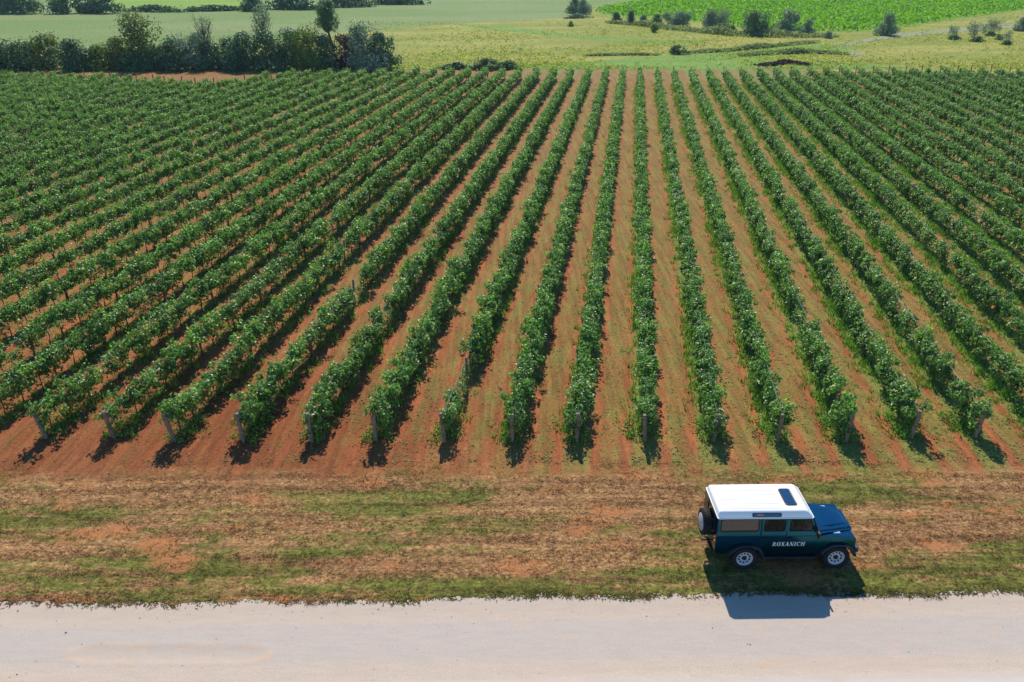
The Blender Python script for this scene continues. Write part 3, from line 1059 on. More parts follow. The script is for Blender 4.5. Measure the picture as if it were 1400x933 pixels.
plant("twiggy_tree", "tree", "tall thin grey twiggy tree rising from the middle of the hedgerow", G1, 286, HB, 28, 34, 'grey', 'round', 0.30, dy=3.5, twigs=26)
plant("bare_tree", "tree", "sparse grey nearly bare tree standing above the hedgerow", G1, 366, HB - 3, 14, 36, 'grey', 'top', 0.20, dy=4.0, twigs=34, z0=0.5)
plant("tall_tree", "tree", "tall dark tree with a leaning bare trunk above the hedgerow", G1, 462, HB - 2, 8, 36, 'dark', 'top', 1.1, dy=2.0, lean=-0.14, z0=0.54, depth=3.8)

G2 = "distant hedges across the pale field"
far_hedges = [
    (22, 18, -16, 90, "distant dark hedge left of the gap at the photo's top left"),
    (94, 18, -14, 50, "distant dark hedge just right of the gap, its left half"),
    (138, 18, -14, 56, "distant dark hedge ending above the big round tree, its right half"),
    (210, 16, 8, 90, "low distant hedge along the bright crop strip, left part"),
    (290, 15, 8, 90, "low distant hedge along the bright crop strip, right part"),
    (345, 15, -8, 34, "distant dark tree clump where the low hedge ends"),
    (400, 13, -4, 90, "distant dark hedge sloping off to the right, its left part"),
    (470, 10, -6, 80, "distant dark hedge above the tall leaning tree, its middle part"),
    (540, 6, -8, 90, "distant dark hedge at the top edge, its right end"),
]
for k, (px_, b_, t_, w_, lab) in enumerate(far_hedges):
    plant("hedge", "hedge", lab, G2, px_, b_, t_, w_ * 1.2, 'dark', 'round', 1.0, leaf=0.75, depth=8.0)

G3 = "bushes along the edge of the bright far vineyard"
edge_bushes = [
    (786, 18, -2, 18, 'dark', 'round', 'bush', "dark slender tree at the left tip of the bright far vineyard"),
    (797, 19, 1, 22, 'grey', 'round', 'bush', "round grey green bush beside the slender tree at the far vineyard's tip"),
    (790, 25, 19, 42, 'grey', 'round', 'bush', "low grey brush spread under the two trees at the far vineyard's tip"),
    (842, 31, 17, 18, 'dark', 'cone', 'bush', "leftmost pointed dark bush in front of the bright far vineyard"),
    (862, 33, 15, 14, 'dark', 'cone', 'bush', "second pointed dark bush, the most slender of the row"),
    (879, 34, 21, 14, 'grey', 'cone', 'bush', "small grey pointed bush right of the slender one"),
    (897, 33, 20, 16, 'dark', 'round', 'bush', "small dark round bush left of the wide grey green one"),
    (926, 37, 17, 46, 'grey', 'vase', 'bush', "wide grey green bush with feathery top by the far vineyard"),
    (978, 40, 15, 38, 'grey', 'vase', 'bush', "tall pale feathery bush above dark low scrub"),
    (988, 45, 33, 44, 'dark', 'round', 'bush', "low dark scrub under the tall pale feathery bush"),
    (1032, 48, 17, 36, 'dark', 'vase', 'bush', "dense dark upright bush with a flat feathery top"),
    (1078, 46, 15, 34, 'grey', 'round', 'bush', "big round grey green bush right of the dense upright one"),
    (1105, 46, 26, 15, 'grey', 'round', 'bush', "narrow grey bush right of the big round grey green one"),
    (1132, 52, 43, 12, 'grey', 'round', 'bush', "tiny grey bush standing alone left of the grassy track"),
    (1212, 48, 20, 25, 'grey', 'round', 'bush', "lone round grey bush beside the bend of the grassy track"),
    (927, 74, 62, 28, 'dark', 'round', 'bush', "lone small dark bush in the middle of the meadow"),
    (780, 36, 29, 8, 'olive', 'round', 'bush', "tiny brownish bush on the meadow left of the pointed bushes"),
    (895, 44, 32, 13, 'bright', 'top', 'bush', "tiny yellow green tree on the meadow before the pointed bushes"),
    (623, 95, 85, 44, 'dark', 'round', 'bush', "low dark bush left of the largest one behind the vine rows"),
    (663, 96, 80, 52, 'dark', 'round', 'bush', "largest low dark bush right behind the ends of the vine rows"),
    (694, 95, 83, 34, 'dark', 'round', 'bush', "low dark bush right of the largest one behind the vine rows"),
    (1304, 54, 48, 18, 'dark', 'round', 'bush', "leftmost low dark bush under thin grey shrubs on the right"),
    (1336, 57, 50, 19, 'dark', 'round', 'bush', "second low dark bush from the left among the thin grey shrubs"),
    (1354, 49, 43, 15, 'dark', 'round', 'bush', "farthest small dark bush among the thin grey shrubs"),
    (1376, 61, 55, 15, 'dark', 'round', 'bush', "nearest low dark bush among the thin grey shrubs at right"),
    (1366, 54, 48, 12, 'dark', 'round', 'bush', "smallest low bush between the thin grey shrubs at right"),
    (1397, 42, 24, 24, 'grey', 'round', 'bush', "grey bush cut by the right edge of the photo"),
    (1060, 40, 33, 20, 'dark', 'round', 'bush', "small dark scrub between the upright and the round bushes"),
]
for (px_, b_, t_, w_, kd, sh, nm, lab) in edge_bushes:
    plant(nm, "bush", lab, G3, px_, b_, t_, w_ * 1.22, kd, sh, 0.9)
G4 = "thin grey shrubs on the right of the meadow"
for (px_, b_, t_, w_, lab) in [
    (1302, 50, 35, 20, "leftmost thin grey shrub on the right of the meadow"),
    (1330, 50, 30, 22, "thin grey shrub left of the tallest twiggy one"),
    (1345, 46, 33, 14, "thinnest grey shrub between two others on the right"),
    (1358, 46, 25, 26, "tallest thin grey twiggy shrub on the right of the meadow"),
    (1375, 56, 42, 18, "thin grey shrub nearest the vineyard on the right"),
]:
    plant("thin_shrub", "shrub", lab, G4, px_, b_, t_, w_, 'grey', 'vase', 0.28, twigs=18)


# low bramble banks and a heap of dark earth on the meadow
M_BRAMBLE = leafy("grey green bramble leaves", (0.10, 0.13, 0.07), (0.18, 0.21, 0.12), (0.27, 0.29, 0.18), trans=0.4, rough=0.7, spec=0.2, patch=0.2)
M_EARTH = plain("piled dark earth", (0.19, 0.095, 0.085), 0.95, 0.1, vary=0.45, vscale=2.5)


def mound(name, cat, label, pts, height, mat, leaf, n, kind=None):
    """a long low bank following ground points"""
    r = np.random.default_rng(len(pts) * 7 + n)
    path = np.array(P(*pts))
    seg = np.linspace(0, len(path) - 1.001, n)
    k = seg.astype(int); fr_ = (seg - k)[:, None]
    c = path[k] * (1 - fr_) + path[k + 1] * fr_
    env = np.sin(np.linspace(0.12, math.pi - 0.12, n)) * (0.7 + 0.3 * np.sin(seg * 5.1))
    hh = height * env
    a = r.uniform(0, math.pi, n)
    q = np.sqrt(r.uniform(0.3, 1, n))
    p = np.stack([c[:, 0] + r.normal(0, 0.4, n), c[:, 1] + np.cos(a) * q * height * 1.9, np.abs(np.sin(a)) * q * hh], -1)
    v, f = leaf_cards(p, r.uniform(0.7, 1.3, n) * leaf, r, up=0.8)
    o = obj(name, np_mesh(name, v, f, mat))
    return tag(o, label, cat, None, kind)


mound("bramble_bank", "brambles", "long low grey green bramble bank across the middle of the meadow", [(945, 72), (1000, 69), (1060, 63), (1118, 57)], 0.8, M_BRAMBLE, 0.45, 2600)
mound("bramble_bank", "brambles", "lower bramble bank nearer the vineyard above the dark earth heap", [(1010, 76), (1060, 73), (1110, 72), (1156, 74)], 0.9, M_BRAMBLE, 0.45, 2200)
mound("bramble_bank", "brambles", "grey green scrub bank along the edge of the bright far vineyard", [(905, 39), (960, 44), (1000, 48), (1080, 50), (1140, 49)], 1.9, M_BRAMBLE, 0.5, 3000)
mound("bramble_bank", "brambles", "grey green scrub among the pointed bushes before the far vineyard", [(830, 31), (865, 34), (905, 38), (950, 41)], 1.6, M_BRAMBLE, 0.5, 2000)
mound("earth_heap", "earth heap", "dark reddish heap of earth at the edge of the vineyard", [(1040, 90), (1062, 88), (1080, 86), (1102, 89)], 0.55, M_EARTH, 0.5, 1600)
mound("bramble_bank", "brambles", "flat grey weedy bank left of the meadow's lone dark bush", [(800, 76), (850, 75), (900, 75)], 0.4, M_BRAMBLE, 0.4, 900)

# far vineyard: too many small vines to count, one mass
M_FARV = leafy("far vineyard leaves", (0.087, 0.190, 0.006), (0.158, 0.328, 0.011), (0.259, 0.457, 0.019), trans=0.3, rough=0.6, spec=0.25, patch=0.08)
poly = np.array([(812, 15), (840, 23), (905, 24), (1000, 36), (1080, 44), (1145, 44), (1215, 40), (1290, 28), (1400, 13), (1560, 4), (1700, -8), (1100, -14), (880, 2)], float)


def inside(px_, py_):
    c = np.zeros(len(px_), bool)
    j = len(poly) - 1
    for i in range(len(poly)):
        xi, yi = poly[i]; xj, yj = poly[j]
        c ^= ((yi > py_) != (yj > py_)) & (px_ < (xj - xi) * (py_ - yi) / (yj - yi + 1e-9) + xi)
        j = i
    return c


ra = R(80)
dirv, nrmv = np.array((math.sin(ra), math.cos(ra))), np.array((math.cos(ra), -math.sin(ra)))
aa, bb = np.meshgrid(np.arange(-60, 420, 0.75), np.arange(-320, 80, 2.7))
X = 40 + aa * dirv[0] + bb * nrmv[0]
Y = 210 + aa * dirv[1] + bb * nrmv[1]
X, Y = X.ravel(), Y.ravel()
d = Y * _c + CAMH * _s
ok = (Y > 150)
X, Y, d = X[ok], Y[ok], d[ok]
pxx, pyy = 700 + FPX * X / d, 466.5 + FPX * (-Y * _s + CAMH * _c) / d
ok = inside(pxx, pyy)
X, Y = X[ok], Y[ok]
c = np.stack([X, Y, np.full(len(X), 0.6)], -1)
k = 3
p = np.repeat(c, k, 0) + rng.normal(0, 1, (len(c) * k, 3)) * np.array((0.38, 0.35, 0.32))
v, f = leaf_cards(p, rng.uniform(0.5, 1.0, len(p)), rng, up=0.7)
o = obj("far_vineyard", np_mesh("far_vineyard", v, f, M_FARV))
tag(o, "bright green distant vineyard reading as one mass of leaves", "vineyard", kind="stuff")

# tufts that roughen the meadow
M_TUFT = leafy("meadow tufts", (0.158, 0.189, 0.037), (0.251, 0.265, 0.062), (0.343, 0.322, 0.104), trans=0.5, rough=0.8, spec=0.15, patch=0.06)
n = 26000
pyy = 94 - 92 * rng.random(n) ** 1.35
pxx = rng.uniform(480, 1460, n)
t = CAMH / ((pyy - 466.5) * _c + FPX * _s)
X, Y = (pxx - 700) * t, t * (FPX * _c - (pyy - 466.5) * _s)
cl = np.sin(X * 0.11 + 2 * np.sin(Y * 0.05)) * np.sin(Y * 0.09 + np.sin(X * 0.06))
keep = (rng.random(n) < np.clip(0.35 + 0.5 * cl, 0.05, 1)) & ~inside(pxx, pyy) & ~((pxx < 800) & (pyy < 30))
X, Y = X[keep], Y[keep]
c = np.repeat(np.stack([X, Y, np.full(len(X), 0.0)], -1), 3, 0)
c = c + rng.normal(0, 0.25, c.shape) * np.array((1, 1, 0.2))
v, f = blades(c, rng.uniform(0.10, 0.26, len(c)), 0.32, rng, 2.2)
o = obj("meadow_grass", np_mesh("meadow_grass", v, f, M_TUFT))
tag(o, "tall dry grass tufts scattered over the meadow", "grass", kind="stuff")

# thin summer air: far things fade a little
t = NT("summer haze")
pv = t.n("ShaderNodeVolumePrincipled")
pv.inputs["Color"].default_value = (0.62, 0.80, 1.0, 1)
pv.inputs["Density"].default_value = 0.00010
pv.inputs["Anisotropy"].default_value = 0.2
t.t.links.new(pv.outputs[0], t.out.inputs["Volume"])
hz = MB().box((-400, -30, -1.2), (400, 620, 24.0)).build("haze", t.mat)
hz["kind"] = "stuff"
hz["label"] = "thin bluish summer haze over the fields"

# the vehicle is built below
# ------------------------------------------------------------------ the parked off-road car (x forward, y to its left, z up)
def paint(name, col, rough=0.28, coat=1.0, metal=0.0):
    t = NT(name)
    nz = t.noise(3.0, 4, 0.6)
    dust = t.math('MULTIPLY', t.step(nz, 0.35, 0.75), 0.02)
    c = t.mix(dust, col, (0.22, 0.17, 0.13))
    return t.done(t.principled(c, rough, 0.5, metal, coat))


C_BLUE = paint("teal blue car paint", (0.0008, 0.098, 0.152), 0.19, 0.3, 0.97)
C_WHITE = paint("white roof paint", (0.80, 0.79, 0.77), 0.35, 0.6)
C_BLACK = plain("black plastic", (0.012, 0.013, 0.015), 0.5, 0.4)
C_ARCH = plain("dark blue arch plastic", (0.004, 0.014, 0.030), 0.45, 0.5)
C_RUB = plain("tyre rubber", (0.016, 0.016, 0.018), 0.85, 0.3, vary=0.3, vscale=8)
C_RIM = plain("pale grey wheel steel", (0.62, 0.63, 0.66), 0.4, 0.5, metal=0.1)
C_SILV = plain("bare metal trim", (0.55, 0.55, 0.56), 0.3, 0.5, metal=0.9)
C_IN = plain("dark seat cloth", (0.02, 0.018, 0.018), 0.8, 0.2)
C_TAN = plain("beige trim", (0.42, 0.30, 0.22), 0.7, 0.2)
C_RED = plain("red lamp lens", (0.55, 0.012, 0.015), 0.2, 0.5)
C_AMB = plain("amber lamp lens", (0.75, 0.24, 0.02), 0.2, 0.5)
C_LENS = plain("clear lamp lens", (0.7, 0.72, 0.74), 0.08, 0.6)
C_TXT = plain("white lettering", (0.75, 0.75, 0.73), 0.5, 0.4)


def glass(name, tint, gloss=1.0):
    t = NT(name)
    fr_ = t.n("ShaderNodeFresnel"); fr_.inputs[0].default_value = 1.55
    tr = t.n("ShaderNodeBsdfTransparent"); t.put(tr.inputs[0], tint)
    gl = t.n("ShaderNodeBsdfGlossy"); gl.inputs["Roughness"].default_value = 0.03
    ms = t.n("ShaderNodeMixShader")
    t.put(ms.inputs[0], t.math('MULTIPLY', fr_.outputs[0], gloss))
    t.t.links.new(tr.outputs[0], ms.inputs[1]); t.t.links.new(gl.outputs[0], ms.inputs[2])
    return t.done(ms.outputs[0])


G_CLEAR = glass("window glass", (0.60, 0.66, 0.64), 0.12)
G_TINT = glass("tinted window glass", (0.26, 0.26, 0.24), 2.0)
C_HATCH = plain("dark blue roof glass", (0.004, 0.022, 0.055), 0.06, 0.8, coat=1.0)


def rpoly(pts, r, n=4):
    """rounded polygon"""
    out = []
    m = len(pts)
    for i in range(m):
        p, a, b = Vector(pts[i]), Vector(pts[i - 1]), Vector(pts[(i + 1) % m])
        u, w = (a - p).normalized(), (b - p).normalized()
        s, e = p + u * r, p + w * r
        for k in range(n + 1):
            t = k / n
            out.append(tuple((1 - t) ** 2 * s + 2 * t * (1 - t) * p + t * t * e))
    return out


def rect(x0, x1, z0, z1): return [(x0, z0), (x1, z0), (x1, z1), (x0, z1)]


def side(sg, off=0.0):
    """maps (x, z) on the car's flank, upper part leaning in"""
    return lambda p: (p[0], sg * (0.80 - max(0.0, p[1] - 1.25) * 0.07 + off), p[1])


def holed(mb, outer, inner, mp0, mp1, ro=0.01, ri=0.05):
    o, i = rpoly(outer, ro), rpoly(inner, ri)
    n = len(o)
    vs = [mp0(p) for p in o] + [mp0(p) for p in i] + [mp1(p) for p in o] + [mp1(p) for p in i]
    fs = []
    for k in range(n):
        j = (k + 1) % n
        fs += [(k, j, n + j, n + k), (2 * n + k, 3 * n + k, 3 * n + j, 2 * n + j), (k, 2 * n + k, 2 * n + j, j), (n + k, n + j, 3 * n + j, 3 * n + k)]
    mb.add(vs, fs)


def flat(mb, poly, mp0, mp1):
    n = len(poly)
    vs = [mp0(p) for p in poly] + [mp1(p) for p in poly]
    mb.add(vs, [tuple(range(n)), tuple(range(2 * n - 1, n - 1, -1))] + [(i, i + n, (i + 1) % n + n, (i + 1) % n) for i in range(n)])


def arch(cx, cz, r, a0, a1, n=14):
    return [(cx + r * math.cos(R(a0 + (a1 - a0) * k / n)), cz + r * math.sin(R(a0 + (a1 - a0) * k / n))) for k in range(n + 1)]


WX, WZ, WR = (0.0, 2.794), 0.39, 0.40
car = empty("off_road_car", (7.045, 18.882 + 0.80, -0.015), R(0.9))
tag(car, "dark blue boxy off-road car with a white roof parked on the verge by the road", "car")

# body: flanks, floor, bulkheads, rear corners
b = MB()
lower = [(-0.95, 0.66), (-0.48, 0.66)] + arch(0, WZ, 0.51, 148, 14) + [(0.52, 0.55), (2.13, 0.55), (2.13, 1.25), (-0.95, 1.25)]
for sg in (-1, 1):
    flat(b, lower, side(sg), side(sg, -0.05))
    holed(b, rect(-0.95, 0.37, 1.252, 1.875), rect(-0.84, 0.29, 1.43, 1.845), side(sg), side(sg, -0.045), 0.02, 0.07)
    b.box((0.36, sg * 0.79 - 0.02, 1.25), (0.40, sg * 0.77 + 0.02, 1.87))
    b.box((1.115, sg * 0.775 - 0.015, 0.6), (1.155, sg * 0.755 + 0.015, 1.86))
b.box((-0.93, -0.745, 0.56), (2.1, 0.745, 0.62))
b.box((-0.955, -0.79, 0.64), (-0.905, -0.43, 1.87))
b.box((-0.955, 0.43, 0.64), (-0.905, 0.79, 1.87))
b.box((-0.953, -0.43, 0.58), (-0.905, 0.43, 0.68))
b.box((2.06, -0.75, 0.6), (2.12, 0.75, 1.27))
b.box((2.12, -0.34, 0.55), (3.18, 0.34, 1.17))
b.build("body", C_BLUE, car, bevel=0.012)
for sg in (-1, 1):
    b = MB()
    b.box((-0.955, min(sg * 0.797, sg * 0.815), 1.236), (2.115, max(sg * 0.797, sg * 0.815), 1.254))
    b.build("waist_trim", C_BLUE, car, bevel=0.004)
b = MB()
b.box((1.99, -0.772, 1.255), (2.15, 0.772, 1.325))
b.box((2.10, -0.735, 1.30), (2.19, 0.735, 1.362))  # black strip added to cover the sun glint on the bonnet's rear edge
b.build("scuttle_vent", plain("dull black vent", (0.012, 0.014, 0.016), 0.85, 0.15), car, bevel=0.006)
# wings
for sg in (-1, 1):
    b = MB()
    prof = [(2.122, 0.55), (2.27, 0.55)] + arch(WX[1], WZ, 0.51, 162, 8) + [(3.30, 0.58), (3.285, 1.10), (3.22, 1.185), (2.122, 1.245)]
    b.prism(prof, sg * 0.36, sg * 0.805)
    w = b.build("wing", C_BLUE, car, bevel=0.02)
    b = MB()
    b.box((2.62, sg * 0.62 - 0.055, 1.205), (2.84, sg * 0.62 + 0.055, 1.232))
    b.build("vent_plate", C_SILV, w, bevel=0.006)
# bonnet with a raised middle
b = MB()
def quad(xr, hr, zr, xf, hf, zf): return [(xr, -hr, zr), (xf, -hf, zf), (xf, hf, zf), (xr, hr, zr)]
b.rings([quad(2.15, 0.755, 1.235, 3.27, 0.46, 1.165), quad(2.15, 0.745, 1.315, 3.275, 0.445, 1.215), quad(2.16, 0.70, 1.352, 3.25, 0.405, 1.262)])
b.rings([quad(2.21, 0.50, 1.338, 3.20, 0.28, 1.254), quad(2.62, 0.42, 1.352, 3.10, 0.26, 1.296)])
b.build("bonnet", C_BLUE, car, bevel=0.022, seg=3)
# front: grille, lamps, bumper
b = MB()
b.box((3.19, -0.44, 0.74), (3.262, 0.44, 1.15))
for k in range(6): b.box((3.26, -0.40, 0.78 + k * 0.058), (3.275, 0.40, 0.80 + k * 0.058))
b.build("grille", C_BLACK, car, bevel=0.006)
b = MB()
b.box((3.268, -0.43, 1.13), (3.292, 0.43, 1.162))
b.build("grille_trim", C_SILV, car, bevel=0.006)
for sg in (-1, 1):
    b = MB()
    b.lathe([(0.02, 0.045), (0.075, 0.035), (0.095, 0.0), (0.095, -0.02)], 20, 'x', (3.292, sg * 0.56, 0.92))
    b.build("headlight", C_LENS, car, smooth=True)
    b = MB()
    b.lathe([(0.01, 0.03), (0.035, 0.02), (0.04, -0.02)], 14, 'x', (3.292, sg * 0.73, 1.02))
    b.build("indicator", C_AMB, car, smooth=True)
b = MB()
b.prism(rpoly([(3.30, -0.82), (3.43, -0.80), (3.43, 0.80), (3.30, 0.82)], 0.02), 0.60, 0.765, 'z')
b.build("bumper", C_ARCH, car, bevel=0.012)
# wheel arches
for cx in WX:
    for sg in (-1, 1):
        b = MB()
        a0, a1 = (158, 12)
        o, i = arch(cx, WZ, 0.585, a0, a1, 18), arch(cx, WZ, 0.505, a0, a1, 18)
        fl = lambda p: (p[0], min(p[1], WZ + 0.555 if p[1] > WZ + 0.52 else p[1]))
        poly_ = [fl(p) for p in o] + i[::-1]
        b.prism(poly_, sg * 0.79, sg * 0.895)
        b.build("wheel_arch", C_ARCH, car, bevel=0.012)
# doors
TXT = None
for sg in (-1, 1):
    for nm, outer, inner, low in (
        ("rear", [(0.375, 1.258), (1.125, 1.258), (1.125, 1.87), (0.375, 1.87)], [(0.445, 1.42), (1.085, 1.42), (1.085, 1.835), (0.445, 1.835)],
         [(0.375, 1.252), (1.125, 1.252), (1.125, 0.565), (0.53, 0.565), (0.505, 0.62), (0.475, 0.70), (0.43, 0.79), (0.375, 0.86)]),
        ("front", [(1.145, 1.258), (2.085, 1.258), (1.875, 1.87), (1.145, 1.87)], [(1.205, 1.42), (1.965, 1.42), (1.835, 1.835), (1.205, 1.835)],
         [(1.145, 1.252), (2.085, 1.252), (2.085, 0.565), (1.145, 0.565)])):
        b = MB()
        flat(b, low, side(sg, 0.008), side(sg, -0.03))
        holed(b, outer, inner, side(sg, 0.010), side(sg, -0.035), 0.02, 0.045)
        d = b.build("door", C_BLUE, car, bevel=0.007)
        b = MB()
        x0 = outer[0][0] + 0.07
        b.box((x0, min(sg * 0.812, sg * 0.84), 1.165), (x0 + 0.12, max(sg * 0.812, sg * 0.84), 1.195))
        b.build("handle", C_BLACK, d, bevel=0.006)
        b = MB()
        flat(b, rpoly(inner, 0.04), side(sg, -0.012), side(sg, -0.016))
        b.build("window", G_CLEAR, d)
    b = MB()
    flat(b, rpoly(rect(-0.86, 0.31, 1.41, 1.862), 0.08), side(sg, 0.004), side(sg, 0.001))
    b = MB()
    holed(b, rect(-0.865, 0.315, 1.405, 1.865), rect(-0.825, 0.275, 1.445, 1.835), side(sg, 0.008), side(sg, -0.02), 0.08, 0.07)
    fr_o = b.build("window_frame", C_BLACK, car)
    b = MB()
    flat(b, rpoly(rect(-0.835, 0.285, 1.435, 1.842), 0.07), side(sg, -0.006), side(sg, -0.010))
    b.build("pane", G_TINT, fr_o)
    # door mirror
    b = MB()
    b.tube([(2.03, sg * 0.80, 1.36), (2.04, sg * 0.92, 1.38)], 0.012, 6)
    b.box((2.01, min(sg * 0.90, sg * 1.03), 1.32), (2.07, max(sg * 0.90, sg * 1.03), 1.50))
    b.build("mirror", C_BLACK, car, bevel=0.02)
    # side step
    b = MB()
    b.box((0.50, min(sg * 0.70, sg * 0.865), 0.445), (2.16, max(sg * 0.70, sg * 0.865), 0.485))
    for q in (0.7, 1.35, 2.0): b.box((q, min(sg * 0.62, sg * 0.71), 0.45), (q + 0.05, max(sg * 0.62, sg * 0.71), 0.56))
    b.build("side_step", C_ARCH, car, bevel=0.01)
    # lamps at the back
    b = MB()
    b.lathe([(0.01, -0.035), (0.045, -0.028), (0.05, 0.02)], 14, 'x', (-0.956, sg * 0.70, 1.14))
    b.build("tail_light", C_RED, car, smooth=True)
    b = MB()
    b.lathe([(0.01, -0.03), (0.038, -0.024), (0.042, 0.02)], 14, 'x', (-0.956, sg * 0.70, 1.01))
    b.build("indicator", C_AMB, car, smooth=True)
    b = MB()
    b.box((-0.53, min(sg * 0.60, sg * 0.84), 0.30), (-0.51, max(sg * 0.60, sg * 0.84), 0.66))
    b.build("mud_flap", C_RUB, car)

# windscreen
b = MB()
ws = lambda off: (lambda p: (2.115 - (p[1] - 1.33) * 0.42 + off, p[0], p[1]))
holed(b, [(-0.76, 1.33), (0.76, 1.33), (0.735, 1.875), (-0.735, 1.875)], [(-0.70, 1.385), (0.70, 1.385), (0.675, 1.83), (-0.675, 1.83)], ws(0.02), ws(-0.03), 0.02, 0.04)
fr_o = b.build("windscreen_frame", plain("dull dark frame", (0.006, 0.014, 0.02), 0.9, 0.05), car, bevel=0.006)
b = MB()
flat(b, rpoly([(-0.71, 1.375), (0.71, 1.375), (0.685, 1.84), (-0.685, 1.84)], 0.04), ws(0.0), ws(-0.005))
b.build("windscreen", glass("windscreen glass", (0.6, 0.66, 0.64), 0.04), fr_o)

# roof
def rr_ring(x0, x1, h, z, r=0.07): return [(p[0], p[1], z) for p in rpoly([(x0, -h), (x1, -h), (x1, h), (x0, h)], r, 4)]
b = MB()
b.rings([rr_ring(-0.955, 1.875, 0.755, 1.872), rr_ring(-0.975, 1.905, 0.780, 1.878), rr_ring(-0.975, 1.905, 0.780, 1.900), rr_ring(-0.955, 1.875, 0.756, 1.910),
         rr_ring(-0.95, 1.855, 0.748, 1.935), rr_ring(-0.925, 1.745, 0.690, 2.045), rr_ring(-0.905, 1.70, 0.665, 2.072), rr_ring(-0.87, 1.64, 0.62, 2.086), rr_ring(-0.6, 1.30, 0.36, 2.098, 0.05)])
b.build("roof", C_WHITE, car, smooth=True)
rib = bpy.data.objects["roof"]
b = MB()
for y in (-0.54, -0.325, -0.11, 0.11, 0.325, 0.54):
    zt = 2.083 + (0.014 if abs(y) < 0.4 else 0.004)
    b.add([(-0.84, y - .016, zt - .01), (1.0, y - .016, zt - .01), (1.0, y + .016, zt - .01), (-0.84, y + .016, zt - .01),
           (-0.82, y - .009, zt + .009), (0.97, y - .009, zt + .009), (0.97, y + .009, zt + .009), (-0.82, y + .009, zt + .009)],
          [(3, 2, 1, 0), (4, 5, 6, 7), (0, 1, 5, 4), (1, 2, 6, 5), (2, 3, 7, 6), (3, 0, 4, 7)])
b.build("roof_ribs", C_WHITE, rib)
b = MB()
b.rings([[(x_, y_, z_) for x_, y_ in rpoly([(1.12 + i_, -0.43 + i_), (1.49 - i_, -0.43 + i_), (1.49 - i_, 0.39 - i_), (1.12 + i_, 0.39 - i_)], 0.10, 5)] for i_, z_ in ((0, 2.07), (0, 2.112), (0.012, 2.118), (0.03, 2.112))])
hatch = b.build("roof_hatch", C_BLACK, car, smooth=True)
b = MB()
b.prism(rpoly([(1.155, -0.395), (1.455, -0.395), (1.455, 0.355), (1.155, 0.355)], 0.08, 5), 2.108, 2.1155, 'z')
b.build("hatch_glass", C_HATCH, hatch)
for sg in (-1, 1):
    def al(off):
        return lambda p: (p[0], sg * (0.748 - (p[1] - 1.935) * 0.527 + off), p[1] + off * 0.5)
    b = MB()
    flat(b, rpoly(rect(0.05, 0.93, 1.925, 2.035), 0.05, 5), al(0.006), al(-0.01))
    f_ = b.build("roof_window", C_BLACK, car)
    b = MB()
    flat(b, rpoly(rect(0.08, 0.90, 1.942, 2.018), 0.036, 5), al(0.0085), al(0.003))
    b.build("pane", C_HATCH, f_)
    b = MB()
    flat(b, rpoly(rect(0.19, 0.40, 1.965, 2.0), 0.012, 3), al(0.0105), al(0.006))
    b.build("painted_reflection", plain("pale red painted reflection", (0.62, 0.20, 0.14), 0.3, 0.5), f_)  # pale red strip paints the reddish reflection in the roof window's glass

# rear door, its window and the spare wheel
b = MB()
rd = lambda off: (lambda p: (-0.962 - off, p[0], p[1]))
flat(b, rect(-0.425, 0.425, 0.69, 1.25), rd(0.0), rd(-0.05))
holed(b, rect(-0.425, 0.425, 1.25, 1.868), rect(-0.35, 0.35, 1.42, 1.82), rd(0.0), rd(-0.045), 0.01, 0.05)
rdoor = b.build("rear_door", C_BLUE, car, bevel=0.006)
b = MB()
flat(b, rpoly(rect(-0.36, 0.36, 1.41, 1.83), 0.05), rd(-0.02), rd(-0.024))
b.build("window", G_TINT, rdoor)
b = MB()
b.box((-1.0, -0.38, 1.10), (-0.965, -0.28, 1.16))
b.build("handle", C_SILV, rdoor, bevel=0.006)


